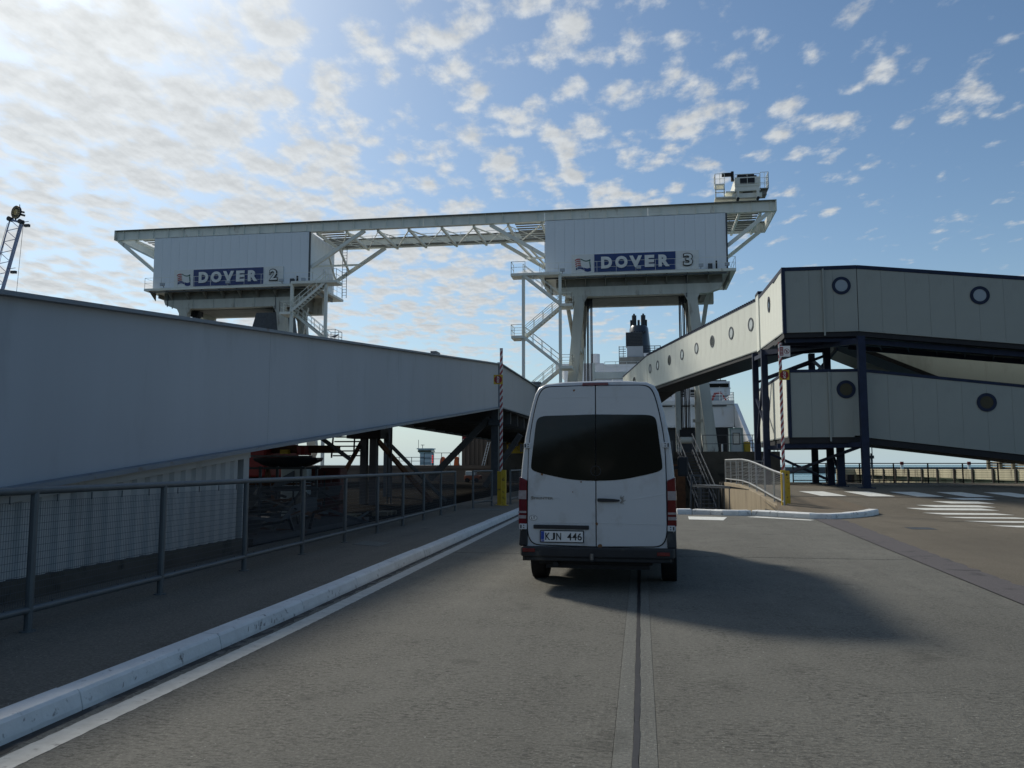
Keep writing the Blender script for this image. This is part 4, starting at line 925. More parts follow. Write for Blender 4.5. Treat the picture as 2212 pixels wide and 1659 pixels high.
MB().beam((6.2, 42.9, 7.15), (9.0, 41.9, 7.15), .18, .22).build('beam', M_navy, tr)
MB().beam((6.0, 38.4, 2.42), (9.7, 38.4, 2.42), .16, .2).build('beam', M_navy, tr)
MB().beam((6.2, 42.9, 2.42), (9.5, 37.6, 2.45), .18, .2).build('beam', M_navy, tr)
MB().beam((6.2, 42.9, 2.4), (9.0, 41.9, 2.4), .18, .2).build('beam', M_navy, tr)
MB().beam((6.2, 46.2, 7.3), (6.2, 42.9, 7.1), .16, .2).build('beam', M_navy, tr)
for a, b in (((6.2, 42.9, 2.2), (9.0, 41.9, .8)), ((6.2, 42.9, .8), (9.5, 38.0, 2.4)), ((6.2, 42.9, 6.9), (6.2, 46.2, 2.6)), ((6.2, 42.9, 2.4), (6.2, 46.2, .7)),
             ((9.0, 41.9, 2.3), (9.1, 39.6, .7)), ((6.2, 42.9, 5.9), (9.0, 41.9, 6.9)), ((9.0, 41.9, 6.0), (9.1, 46, 7.2)), ((6.2, 46.2, 6.0), (9.1, 46.0, 7.0)), ((6.2, 46.2, 5.2), (6.2, 42.9, 3.4)), ((9.1, 46, 6.2), (9.5, 41.9, 7.2))):
    MB().beam(a, b, .12, .12).build('brace', M_navy, tr)

# railing on the quay edge
qr = thing('railing', 'dark tubular railing along the far quay edge on the right', 'railing', (13, 47.4, .6))
q_me = mesh_of(MB().beam((0, 0, 0), (0, 0, 1.05), .06, .06), 'post', M_black)
for i in range(16): inst(q_me, 'post', qr, (8.2 + i * 1.735, 47.4, .6))
for z in (1.05, .12): MB().beam((8.2, 47.4, .6 + z), (34.2, 47.4, .6 + z), .05, .05).build('rail', M_black, qr)
mbw = MB()
for k in range(7): mbw.beam((8.2, 47.4, .8 + k * .12), (34.2, 47.4, .8 + k * .12), .012, .012)
mbw.build('wires', M_dkgalv, qr, kind='stuff')

# ================================================================== GANTRY
GY, GB = 79.5, 86.9
def stairs(parent, xo, xi, y0, ztop, nfl, dz=3.0):
    s = 1 if xi > xo else -1
    for x in (xo, xi): MB().box(x - .14, x + .14, y0 - .14, y0 + .14, .0 if x == xo else .0, ztop - .1 if x == xo else ztop + .0).build('stair_post', M_gant, parent)
    z = ztop
    for k in range(nfl):
        a, b = (xo, xi) if k % 2 == 0 else (xi, xo); y = y0 - .25 + (.0 if k % 2 == 0 else 1.0)
        z2 = z - dz
        fl = MB().beam((a, y, z - .1), (b, y, z2), .06, .26).build('stringer', M_gant, parent)
        MB().beam((a, y + .8, z - .1), (b, y + .8, z2), .06, .26).build('stringer', M_gant, parent)
        n_ = 13
        for i in range(n_):
            f_ = (i + .5) / n_; inst(tread_me, 'step', fl, (a + (b - a) * f_, y + .4, z - .1 + (z2 - z + .1) * f_ + .05))
        m_ = MB()
        for yy in (y, y + .8):
            for i in range(5):
                f_ = i / 4; p = Vector((a + (b - a) * f_, yy, z - .1 + (z2 - z + .1) * f_)); m_.beam(p, p + Vector((0, 0, 1.05)), .045, .045)
            m_.beam((a, yy, z + .95), (b, yy, z2 + 1.05), .05, .05).beam((a, yy, z + .45), (b, yy, z2 + .55), .04, .04)
        m_.build('handrail', M_gant, fl)
        e = b + (b - a) / abs(b - a) * 1.15
        MB().box(min(b, e), max(b, e), y0 - .35, y0 + 1.65, z2 - .28, z2 - .02).build('landing', M_gant, parent)
        railing(MB(), [(b, y0 - .3, z2), (e, y0 - .3, z2), (e, y0 + 1.6, z2), (b, y0 + 1.6, z2)], 1.05, 1.2, .022, (.5,)).build('landing_rail', M_gant, parent)
        z = z2
tread_me = mesh_of(MB().box(-.12, .12, -.38, .38, -.02, .02), 'step', M_soff)
clad_me = {}
def tower(cx, num, label, stair, bx0):
    t = thing('lifting_tower', label, 'gantry tower', (cx, 83, 0), 'ferry berth lifting towers under the long gantry beam')
    x0, x1 = cx - 8.68, cx + 8.68; n = 18; w = (x1 - x0) / n
    if 'f' not in clad_me:
        clad_me['f'] = mesh_of(MB().box(.006, w - .006, 0, .05, 0, 5.6), 'cladding_panel', M_clad)
        clad_me['s'] = mesh_of(MB().box(0, .05, .006, 1.0 - .006, 0, 5.6), 'cladding_panel', M_clad)
    for i in range(n): inst(clad_me['f'], 'cladding_panel', t, (x0 + w * i, GY, 20.0))
    for i in range(7):
        for x in (x0, x1 - .05): inst(clad_me['s'], 'cladding_panel', t, (x, GY + .08 + i, 20.0))
    MB().box(x0 + .1, x1 - .1, GY + .07, GB - .3, 20.0, 25.58).build('housing_core', M_soff, t)
    MB().box(x1 - .02, x1 + .13, GY - .05, GY + .10, 19.9, 25.5).build('corner_pipe', M_dkgalv, t)
    # sign
    MB().box(bx0 - 2.22, bx0 + 9.95, GY - .10, GY - .02, 20.16, 22.0).build('sign_panel', M_letw, t)
    bd = MB().box(bx0, bx0 + 7.76, GY - .16, GY - .105, 20.2, 21.95).build('sign_board', M_board, t)
    for ch, xr, wd in (('D', .66, 1.05), ('O', 2.02, 1.18), ('V', 3.38, 1.2), ('E', 4.84, .92), ('R', 6.14, 1.05)):
        moved(text_mb(ch, wd, 1.16, .10, .055), bx0 + xr, GY - .27, 20.5).build('letter', M_letw, bd)
    moved(text_mb(num, .95, 1.28, .10, .065), bx0 + 8.45, GY - .21, 20.46).build('numeral', M_letk, t)
    moved(text_mb(num, .78, 1.10, .05, .012), bx0 + 8.535, GY - .265, 20.55).build('numeral_face', M_letw, t)
    # flag emblem: striped left field, green top wave, blue lower wave
    fxo = bx0 - 1.92
    lg = MB(); xs_ = [i * .1 for i in range(16)]
    def wv(x, ph=0): return .13 * math.sin(x * 4.2 + ph)
    def strip(xa, xb, za, zb, m, name='logo_mark', slant=.12, nn=8):
        mb = MB()
        for i in range(nn + 1):
            x = xa + (xb - xa) * i / nn; d = wv(x)
            mb.v += [(fxo + x + slant * (1.2 - za), GY - .125, 20.42 + za + d), (fxo + x + slant * (1.2 - zb), GY - .125, 20.42 + zb + d)]
        for i in range(nn): mb.f.append((2 * i, 2 * i + 2, 2 * i + 3, 2 * i + 1))
        mb.v += [(a, b + .02, c) for a, b, c in mb.v]; k = 2 * nn + 2
        mb.f += [tuple(q + k for q in reversed(f)) for f in list(mb.f)]
        mb.build(name, m, t)
    for k in range(4): strip(0, .52, .34 + k * .2, .45 + k * .2, M_logo_r, nn=4)
    strip(0, .75, .02, .27, M_logo_b, nn=5); strip(.8, 1.45, -.04, .30, M_logo_b, nn=5)
    strip(.55, 1.5, .98, 1.08, M_logo_g, nn=7); strip(1.38, 1.47, .3, .98, M_logo_g, nn=3)
    # platform round the housing
    px0, px1 = cx - 9.2, cx + 9.45
    MB().box(px0, px1, 78.75, 87.6, 19.74, 19.98).build('platform', M_gant, t)
    for i in range(10):
        x = px0 + .5 + i * 1.95
        MB().prism([(x, 78.85, 19.72), (x, 80.1, 19.72), (x, 80.1, 18.9)], (.08, 0, 0)).build('bracket', M_soff, t)
        MB().box(x, x + .12, 80.6, 85.6, 19.3, 19.72).build('joist', M_soff, t)
    railing(MB(), [(px0 + .05, 86, 20), (px0 + .05, 78.8, 20), (px1 - .05, 78.8, 20), (px1 - .05, 87.4, 20)], 1.1, 1.85, .014, (.55,)).build('platform_railing', M_gant, t)
    for fxr in (-6.9, 0.4, 6.2, 8.6):
        fl = MB().beam((cx + fxr, 78.72, 20.02), (cx + fxr, 78.5, 20.25), .05, .05).build('lamp_arm', M_dkgalv, t)
        MB().box(cx + fxr - .22, cx + fxr + .22, 78.3, 78.52, 20.15, 20.42).build('floodlight', M_tower, fl)
    MB().box(cx + 6.9, cx + 7.3, 78.95, 79.25, 20.0, 20.55).build('junction_box', M_dkgalv, t)
    MB().box(cx + 7.6, cx + 7.75, 78.95, 79.1, 20.0, 20.8).build('junction_box', M_black, t)
    MB().tube((cx - 7.2, 80.05, 19.6), (cx - 7.2, 79.95, 18.2), .05, 6).build('conduit', M_dkgalv, t); MB().tube((cx + 4.9, 79.95, 19.7), (cx + 4.9, 79.95, 17.6), .05, 6).build('conduit', M_dkgalv, t)
    MB().box(cx - 8.6, cx + 8.6, 78.9, 79.02, 19.55, 19.66).build('cable_tray', M_dkgalv, t)
    # box girders under the platform
    gx0, gx1 = cx - 7.66, cx + 8.3
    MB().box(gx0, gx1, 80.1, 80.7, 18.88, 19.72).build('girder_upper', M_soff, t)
    MB().prism([(gx0, 80.0, 18.9), (gx1, 80.0, 18.9), (gx1 - .25, 80.0, 18.35), (gx1 - 1.5, 80.0, 17.95), (gx0 + 1.5, 80.0, 17.95), (gx0 + .2, 80.0, 18.4)], (0, .9, 0)).build('girder', M_gantshade, t)
    MB().box(gx0 + .4, gx1 - .4, 85.3, 86.1, 17.95, 19.72).build('girder', M_gantshade, t)
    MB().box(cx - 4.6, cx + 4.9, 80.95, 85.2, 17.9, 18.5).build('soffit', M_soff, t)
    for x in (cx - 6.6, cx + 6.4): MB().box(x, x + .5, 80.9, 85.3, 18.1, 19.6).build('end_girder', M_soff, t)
    for i in range(7): MB().box(gx0 + 1.0 + i * 2.3, gx0 + 1.08 + i * 2.3, 79.9, 80.0, 18.0, 18.9).build('stiffener', M_gantshade, t)
    # splayed legs
    for yl in (80.4, 85.7):
        for s, xt, xb in ((-1, cx - 5.37, cx - 6.75), (1, cx + 5.4, cx + 7.05)):
            MB().prism([(xt - .47, yl - .35, 18.0), (xt + .47, yl - .35, 18.0), (xb + .5, yl - .35, 2.9), (xb - .5, yl - .35, 2.9)], (0, .7, 0)).build('leg', M_gantshade, t)
            MB().prism([(xt - .8, yl - .37, 18.0), (xt + .8, yl - .37, 18.0), (xt + .42, yl - .37, 17.3), (xt - .42, yl - .37, 17.3)], (0, .06, 0)).build('gusset', M_gantshade, t)
            MB().prism([(xb - .5, yl - .35, 2.9), (xb + .5, yl - .35, 2.9), (xb + .15, yl - .2, 2.2), (xb - .15, yl - .2, 2.2)], (0, .5, 0)).build('foot', M_gantshade, t)
    for s in (-1, 1):
        MB().beam((cx + .1 + s * 7.0, 83, 18.3), (cx + .1 + s * 6.15, 83, 13.2), .4, .4).build('brace', M_gantshade, t)
        MB().box(cx + .2 + s * 5.9 - .2, cx + .2 + s * 5.9 + .2, 80.7, 85.4, 13.0, 13.4).build('tie_beam', M_gantshade, t)
        for dx in (3.95, 5.8):
            MB().ibeam((cx + s * dx, 81.4, -1), (cx + s * dx, 81.4, 8.7), .5, .5, .06, .1).build('guide_column', M_gantshade, t)
        MB().box(cx + s * 5.8 - .5, cx + s * 5.8 + .5, 81.0, 81.2, 5.6, 5.9).build('column_tie', M_gantshade, t)
        for k in range(6):
            x = cx + s * (4.25 + .16 * k); MB().tube((x, 81.2 + .5 * (k % 2), 17.9), (x + s * .02, 81.2 + .5 * (k % 2), 4.9), .05 if k % 3 else .075, 6).build('wire_rope', M_rope, t)
        MB().box(cx + s * 4.7 - .65, cx + s * 4.7 + .65, 80.9, 82.2, 4.2, 4.9).build('pulley_block', M_black, t)
        MB().tube((cx + s * 4.7 - .6, 81.0, 3.9), (cx + s * 4.7 + .6, 81.0, 3.9), .32, 14).build('drum', M_gantshade, t)
        for k in range(5): MB().box(cx + s * (4.3 + .2 * k) - .07, cx + s * (4.3 + .2 * k) + .07, 81.0, 82.0, 17.4 - .1 * (k % 3), 17.95).build('sheave', M_black, t)
    # beam with a gangway between the legs
    MB().box(cx - 4.2, cx + 4.6, 80.2, 80.9, 9.84, 10.5).build('cross_beam', M_gant, t)
    MB().box(cx - 4.2, cx - 3.95, 80.1, 81, 9.4, 11.4).build('cross_beam_post', M_gant, t)
    railing(MB(), [(cx - 3.0, 80.3, 10.5), (cx + 4.4, 80.3, 10.5)], 1.0, 1.0, .022, (.5, .75)).build('beam_railing', M_gant, t)
    xo, xi = stair
    s = 1 if xi > xo else -1
    MB().box(min(xo - s * 1.2, xi), max(xo - s * 1.2, xi), 77.65, 79.4, 19.70, 19.96).build('landing', M_gant, t)
    railing(MB(), [(xo + s * .2, 77.7, 20), (xo - s * 1.15, 77.7, 20), (xo - s * 1.15, 79.3, 20)], 1.1, 1.3, .022, (.55,)).build('landing_rail', M_gant, t)
    stairs(t, xo, xi, 78.0, 19.9, 5)
    return t
t3 = tower(-.36, '3', 'lifting tower clad in pale panels signed DOVER 3, above the van', (-11.0, -7.45), -4.22)
t2 = tower(-42.2, '2', 'lifting tower clad in pale panels signed DOVER 2, behind the left ramp', (-31.0, -34.6), -46.19)

MB().prism([(-39.6, 80.5, 17.4), (-36.4, 80.5, 17.4), (-36.0, 80.5, 14.6), (-40.4, 80.5, 14.6)], (0, 2.5, 0)).build('counterweight', M_dkgalv, t2)
railing(MB(), [(-45.5, 81, 14.9), (-39.8, 81, 14.9)], 1.0, 1.2, .022, (.5,)).build('lower_railing', M_gant, t2)
gb_ = thing('gantry_beam', 'long pale runway beam with trusses joining the tops of both towers', 'gantry', (-21, 83, 26))
for yb in (GY + .25, GB):
    xs_ = [-55.5, -44.0, -33.3, -21.5, -9.1, 1.0, 13.0]
    for a, b in zip(xs_, xs_[1:]):
        MB().box(a + .01, b - .01, yb - .03, yb + .03, 25.6, 26.56).build('web_plate', M_gant, gb_)
    MB().box(-55.55, 13.05, yb - .32, yb + .25, 26.56, 26.62).build('top_flange', M_soff, gb_)
    MB().box(-55.55, 13.05, yb - .25, yb + .25, 25.54, 25.6).build('bottom_flange', M_gant, gb_)
    st_me = mesh_of(MB().box(-.015, .015, -.15, .15, 25.6, 26.56), 'stiffener', M_gant)
    for i in range(40): inst(st_me, 'stiffener', gb_, (-54.6 + i * 1.72, yb - .05, 0))
MB().box(-55.6, -55.5, GY - .05, GB + .2, 25.55, 26.6).build('end_beam', M_gant, gb_)
MB().box(12.95, 13.06, GY - .02, GB + .2, 25.55, 26.6).build('end_beam', M_gant, gb_)
for i, x in enumerate([-53.2, -32.8, -29.65, -26.3, -23.05, -19.6, -16.3, -12.8, -9.4, 9.6, 11.6]):
    MB().beam((x, GY + .3, 25.42), (x, GB, 25.42), .22, .26).build('cross_member', M_gant, gb_)
xsb = [-32.8, -29.65, -26.3, -23.05, -19.6, -16.3, -12.8, -9.4]
for k, (a, b) in enumerate(zip(xsb, xsb[1:])):
    ya, yb = (GY + .4, GB - .2) if k % 2 else (GB - .2, GY + .4)
    MB().beam((a, ya, 25.36), (b, yb, 25.36), .11, .11).build('wind_brace', M_gant, gb_)
    MB().beam((a, yb, 25.34), (b, ya, 25.34), .07, .07).build('wind_brace', M_gant, gb_)
for y in (GY + .35, GB - .1):
    for (xa, za), (xb, zb) in (((-27.7, 25.5), (-33.4, 21.85)), ((-14.6, 25.5), (-9.1, 22.1)), ((-55.2, 25.5), (-50.9, 22.05)), ((12.5, 25.6), (8.36, 22.35))):
        MB().beam((xa, y, za), (xb, y, zb), .34, .34).build('strut', M_gant, gb_)
    MB().beam((-55.0, y, 25.4), (-50.9, y, 23.4), .2, .2).build('strut', M_gant, gb_)
for xa, xb in ((-30.4, -33.4), (-12.0, -9.1)):
    MB().beam((xa, GY + .35, 23.75), ((xa + xb) / 2, GB - .1, 23.0), .2, .2).build('strut', M_gant, gb_)
    MB().beam((xb, GY + .4, 21.95), (xa, GB - .1, 23.7), .2, .2).build('strut', M_gant, gb_)
    MB().beam((xa * .6 + xb * .4, GY + .4, 23.2), (xb, GB - .1, 22.0), .16, .16).build('strut', M_gant, gb_)
for x0_, x1_ in ((-33.2, -30.2), (-12.2, -9.2), (8.5, 11.5), (-52.8, -51.0)):
    for k in range(8):
        y = GY + .9 + k * .8; MB().box(x0_, x1_, y, y + .35, 25.62, 25.68).build('walkway_plank', M_soff, gb_)
MB().box(-33, -9, GB - .9, GB - .3, 25.60, 25.66).build('walkway_deck', M_soff, gb_)
railing(MB(), [(-33, GB - .85, 25.66), (-9, GB - .85, 25.66)], 1.05, 2.0, .022, (.55,)).build('walkway_railing', M_gant, gb_)
for x in (-32.2, -51.6, -9.6):
    lad = MB()
    for dx in (-.25, .25): lad.beam((x + dx, GB - .6, 19.9), (x + dx, GB - .6, 26), .05, .05)
    for k in range(18): lad.beam((x - .25, GB - .6, 20.2 + k * .32), (x + .25, GB - .6, 20.2 + k * .32), .035, .035)
    lad.build('ladder', M_dkgalv, gb_)

tl = thing('hoist_trolley', 'pale machinery trolley with handrails perched on the right end of the gantry', 'trolley', (10.4, 80, 26.62))
MB().box(9.25, 11.55, 79.4, 86.6, 27.75, 28.95).build('machine_house', M_gant, tl, bevel=.03)
MB().box(9.73, 11.08, 79.34, 79.42, 28.27, 28.82).build('window', M_black, tl)
MB().box(9.2, 11.6, 79.3, 86.7, 27.55, 27.75).build('base_frame', M_gant, tl)
MB().box(9.0, 11.75, 79.5, 79.9, 26.95, 27.40).build('bogie', M_gant, tl)
MB().box(9.0, 11.75, 86.6, 87.0, 26.95, 27.40).build('bogie', M_gant, tl)
for x in (9.48, 11.34):
    MB().box(x - .13, x + .13, 79.2, 79.5, 26.72, 27.62).build('rail_clamp', M_gant, tl)
    for y in (79.0, 86.8): MB().tube((x, y + .1, 26.76), (x, y + .55, 26.76), .14, 12).build('wheel', M_black, tl)
MB().box(10.0, 10.9, 79.6, 80.6, 27.3, 27.55).build('motor', M_black, tl)
MB().box(9.53, 11.1, 79.7, 81.5, 29.0, 29.36).box(11.1, 11.35, 79.9, 80.3, 29.02, 29.25).build('radiator', M_black, tl)
MB().tube((8.13, 80.2, 29.52), (9.0, 80.2, 29.52), .2, 14).build('silencer', M_black, tl)
MB().tube((9.12, 80.2, 29.8), (9.12, 80.2, 28.85), .15, 14).build('exhaust', M_black, tl)
MB().box(7.4, 9.2, 79.4, 81, 27.02, 27.12).box(7.4, 8.3, 79.4, 80.6, 28.28, 28.4).box(7.4, 7.5, 79.4, 79.5, 27.1, 28.3).box(8.2, 8.3, 79.4, 79.5, 27.1, 28.3).box(7.4, 8.3, 79.4, 79.48, 27.5, 27.58).box(7.4, 8.3, 79.4, 79.48, 27.8, 27.88).box(8.4, 9.3, 79.4, 80.6, 27.5, 27.62).build('access_frame', M_gant, tl)
railing(MB(), [(8.3, 79.45, 28.4), (7.42, 79.45, 28.4), (7.42, 80.6, 28.4)], 1.0, .5, .02, (.5,)).build('railing', M_gant, tl)
MB().box(11.55, 12.35, 79.3, 81, 27.68, 27.76).box(11.55, 12.2, 79.6, 80.8, 27.2, 27.68).build('side_platform', M_soff, tl)
railing(MB(), [(11.6, 79.35, 27.76), (12.35, 79.35, 27.76), (12.35, 80.9, 27.76)], 1.55, .4, .02, (.4, .55, 1.0)).build('railing', M_gant, tl)
railing(MB(), [(9.25, 79.35, 28.0), (11.55, 79.35, 28.0)], 1.2, 1.2, .02, (.05, .3)).build('railing', M_gant, tl)

# ================================================================== SHIP
ship = thing('ferry', 'white passenger ferry with a black funnel moored behind the right tower', 'ship', (-2, 150, -6))
MB().prism([(-17.5, 105, 6.15), (11.4, 105, 6.15), (11.4, 105, 8.95), (-17.5, 105, 8.95)], (0, 120, 0)).build('hull_side', M_ship, ship)
MB().box(-17.5, 11.45, 104.8, 225, 8.98, 9.45).build('deck_band', M_ship, ship)
MB().prism([(-17.5, 105.5, -6), (11.2, 105.5, -6), (11.2, 105.5, 6.1), (-17.5, 105.5, 6.1)], (0, 119, 0)).build('hull', M_shipdk, ship)
MB().box(-17.3, 11.3, 104.7, 104.98, 6.15, 6.5).build('rubbing_strake', M_ship, ship)
for k in range(9): MB().box(-9 + k * 2.2, -7.1 + k * 2.2, 104.74, 104.79, 8.72, 8.86).build('scupper', M_black, ship)
for k in range(10): MB().box(-8 + k * 1.6, -7.2 + k * 1.6, 108.9, 108.99, 10.3, 11.2).build('cabin_window', M_black, ship)
MB().box(8.6, 13.2, 127.85, 127.95, 13.2, 13.75).build('bridge_windows', M_vglass, ship)
for x in (-3.5, 1.0, 6.0): MB().tube((x, 109.5, 12.0), (x, 109.5, 13.4), .12, 8).build('vent', M_ship, ship)
for k in range(6): MB().box(2.2 + k * 1.5, 2.26 + k * 1.5, 105.1, 105.16, 9.45, 11.2).build('deck_post', M_ship, ship)
MB().prism([(11.42, 105.2, 9.1), (12.15, 97, 4.1), (12.45, 93.5, 1.0), (12.45, 93.5, -4), (11.42, 105.2, -4)], (.5, .35, 0)).build('bow_flare', M_ship, ship)
MB().box(8.6, 11.2, 104.8, 104.99, 2.0, 6.1).build('door_recess', M_black, ship)
railing(MB(), [(2, 105, 9.45), (11.4, 105, 9.45), (11.4, 125, 9.45)], 1.0, 1.3, .03, (.35, .7)).build('deck_rail', M_ship, ship)
MB().box(-10, 8.2, 109, 200, 9.5, 12.0).build('superstructure', M_ship, ship)
MB().box(8.3, 13.4, 128, 150, 12.05, 14.1).box(8.2, 13.5, 127.9, 150, 13.0, 13.12).build('deck_house', M_ship, ship)
MB().box(9, 13.3, 128.4, 150, 10.9, 12.05).build('deck_house_base', M_tower, ship)
MB().box(9.5, 13.0, 129, 134, 14.1, 14.4).tube((12.2, 130, 14.4), (12.2, 130, 15.2), .06).build('roof_gear', M_dkgalv, ship)
MB().beam((8.9, 108, 9.5), (9.5, 108, 10.7), .3, .3).beam((9.4, 108, 10.6), (10.2, 108, 10.7), .35, .25).beam((10.2, 108, 10.7), (10.9, 108, 9.5), .15, .15).build('davit', M_red, ship)
MB().box(-11, 4, 121, 200, 9.5, 16.1).build('superstructure', M_ship, ship)
MB().box(-3.15, .7, 129.0, 145, 16.1, 18.2).build('funnel_house', M_soff, ship)
MB().box(-2.1, .5, 129.4, 131.5, 19.95, 22.14).build('louvre_box', M_funnel, ship)
for k in range(9): MB().box(-2.05, .45, 129.3, 129.42, 20.05 + k * .23, 20.15 + k * .23).build('louvre', M_shipdk, ship)
MB().box(-1.95, .55, 129.3, 130.5, 18.25, 19.92).build('grey_panel', M_tower, ship)
mb = MB(); N_ = 28
for z, xa, xb, ry_ in ((18.0, -1.95, 1.95, 4.0), (19.75, -1.88, 1.82, 3.8), (22.0, -1.72, 1.6, 3.4), (23.3, -1.58, 1.47, 3.0), (23.65, -1.45, 1.33, 2.7)):
    cxm, rx = (xa + xb) / 2, (xb - xa) / 2
    mb.v += [(cxm + rx * math.copysign(abs(math.cos(t)) ** .7, math.cos(t)), 134.5 + ry_ * math.copysign(abs(math.sin(t)) ** .7, math.sin(t)), z) for t in [2 * math.pi * i / N_ for i in range(N_)]]
for k in range(4):
    for i in range(N_): mb.f.append((k * N_ + i, k * N_ + (i + 1) % N_, (k + 1) * N_ + (i + 1) % N_, (k + 1) * N_ + i))
mb.f.append(tuple(range(4 * N_, 5 * N_)))
fn = mb.build('funnel', M_funnel, ship, smooth=True)
for k in range(6):
    MB().ring((-1.15 + k * .4, 131.0, 22.4), (0, 1, 0), 0, .14, .3, 14).build('funnel_port', M_black, fn)
for x, r, z in ((-.79, .38, 25.5), (.65, .38, 25.5), (-1.25, .2, 24.75), (1.08, .2, 24.75), (-.08, .2, 24.75), (-.8, .16, 25.78), (.66, .16, 25.78)):
    MB().tube((x, 133.5, 23.5), (x, 133.5, z), r, 14).build('exhaust_pipe', M_shipdk, fn, smooth=True)
m_ = MB()
for k in range(11): m_.box(-3.18, -2.1, 129.2, 129.3, 16.2 + k * .36, 16.28 + k * .36)
m_.box(-3.2, -3.1, 129.2, 129.3, 16.1, 19.95).box(-2.55, -2.47, 129.2, 129.3, 16.1, 19.95)
m_.build('ladder_frame', M_shipdk, ship)
railing(MB(), [(.6, 129.3, 18.8), (3.2, 129.3, 18.8), (3.2, 134, 18.8)], 1.1, 1.0, .05, (.4, .75)).build('funnel_deck_rail', M_shipdk, ship)
MB().box(.6, 3.2, 129.2, 140, 18.3, 18.8).build('funnel_deck', M_ship, ship)
MB().box(-13, -5.5, 128, 180, 16.1, 17.2).tube((-6.8, 128, 17.2), (-6.8, 128, 18.6), .7, 12).build('lifeboat_deck', M_ship, ship)

# ================================================================== DISTANCE: pier, breakwater, lights, sky-line
pier = thing('pier', 'weathered concrete pier with dark timber fenders beyond the right railing', 'pier', (30.5, 95, -6))
def pX(Y): return 31.7 - (Y - 72) * .052
def pz(Y): return 1.17 - (Y - 75) * .0049
for i in range(14):
    a = 58 + i * 4.5; b = a + 4.46
    MB().prism([(pX(a), a, .18), (pX(b), b, .18), (pX(b), b, pz(b)), (pX(a), a, pz(a))], (6, 0, 0)).build('parapet_block', M_pier, pier, bevel=.05)
    MB().prism([(pX(a) + .5, a, -6.5), (pX(b) + .5, b, -6.5), (pX(b) + .5, b, .17), (pX(a) + .5, a, .17)], (6, 0, 0)).build('lower_wall', M_pier, pier)
for i in range(15):
    y = 60 + i * 4.1; MB().box(pX(y) - .15, pX(y) - .02, y - .15, y + .15, -6.5, pz(y) + .02).build('fender_pile', M_pile, pier)
MB().box(pX(121) - 1.6, pX(121) + 6, 121, 125, -6.5, .95).build('pier_head', M_pier, pier)
MB().tube((pX(119) - 1.2, 119, -4), (pX(119) - 1.2, 119, .2), .55, 14).build('fender', M_black, pier)
scr = thing('timber_screen', 'weathered slatted screen of boards and posts on top of the pier', 'screen', (33, 70, 1.1))
for i in range(12):
    y = 83 - i * 2.3; MB().box(pX(y) + .55, pX(y) + .8, y - .14, y + .14, pz(y), 3.05).build('post', M_timber, scr)
for k in range(8):
    z = 1.25 + k * .225
    for i in range(11):
        y = 83 - i * 2.3; MB().prism([(pX(y) + .82, y, z), (pX(y - 2.3) + .82, y - 2.3, z), (pX(y - 2.3) + .82, y - 2.3, z + .13), (pX(y) + .82, y, z + .13)], (.05, 0, 0)).build('board', M_timber, scr)
struct(MB().box(-300, 1500, 735, 750, -6.5, -.9).box(-300, 1500, 741, 746, -.9, -.75).build('breakwater', M_bw))
lm = thing('light_beacon', 'slim beacon post with a round lantern beyond the pier end', 'beacon', (51.9, 200, -6))
MB().tube((51.9, 200, -6), (51.9, 200, 2.9), .22, 10).build('post', M_dkgalv, lm); MB().tube((51.9, 200, 2.9), (51.9, 200, 3.6), .6, 12).tube((51.9, 200, 3.6), (51.9, 200, 4.1), .2, 10).build('lantern', M_black, lm)
mp = MB().tube((52.6, 202, -6), (52.6, 202, 6.4), .12, 8).tube((52.6, 202, -6), (52.6, 202, -4.5), .4, 8).build('mast', M_galv); tag(mp, 'thin tall pale mast beside the round beacon lantern', 'mast')
for x, y in ((58.4, 200), (72.6, 200)):
    b = thing('marker_post', 'small white marker post with a red top, ' + ('left of the timber screen' if x < 60 else 'seen through the timber screen'), 'marker', (x, y, -6), 'red-topped harbour markers')
    MB().tube((x, y, -6), (x, y, 1.5), .3, 10).build('post', M_plate, b); MB().tube((x, y, 1.5), (x, y, 2.2), .38, 10).build('top', M_red, b)

ct = thing('control_tower', 'distant grey harbour control tower with a flared glazed top', 'tower', (-105.5, 400, -6))
MB().box(-108.3, -102.6, 400, 406, -6, 7.0).build('shaft', M_tower, ct)
MB().prism([(-108.5, 399.5, 7.0), (-102.9, 399.5, 7.0), (-102.4, 399.2, 9.0), (-109.2, 399.2, 9.0)], (0, 6.5, 0)).build('cab', M_tower, ct)
MB().box(-109.2, -102.2, 399.0, 406, 7.6, 8.5).build('glazing', M_panel2, ct)
MB().box(-109.7, -102.0, 398.8, 406.5, 9.0, 9.5).build('roof', M_tower, ct)
MB().tube((-109.1, 400, 9.5), (-109.1, 400, 13.7), .12, 6).tube((-107, 400, 9.5), (-107, 400, 11.3), .15, 6).box(-107.9, -106.1, 399.9, 400.1, 11.0, 11.25).build('aerials', M_dkgalv, ct)
for k in range(3): MB().box(-108.2, -103, 399.9, 400.0, -1 + k * 2.6, .1 + k * 2.6).build('window_band', M_pane, ct)
sg = thing('signal_mast', 'red signal lights stacked on a mast beside the control tower', 'signal', (-101.3, 398, -6))
MB().box(-101.6, -101.0, 398, 398.5, -6, 6.2).build('mast', M_dkgalv, sg)
M_siglit = bpy.data.materials.new('signal_red'); M_siglit.use_nodes = True
b_ = M_siglit.node_tree.nodes['Principled BSDF']; b_.inputs['Base Color'].default_value = (.5, .03, .03, 1); b_.inputs['Emission Color'].default_value = (1, .08, .06, 1); b_.inputs['Emission Strength'].default_value = 1.2
for k in range(4): MB().ring((-101.3, 397.9, 2.6 + k * 1.05), (0, 1, 0), 0, .36, .1, 16).build('lamp', M_siglit, sg)

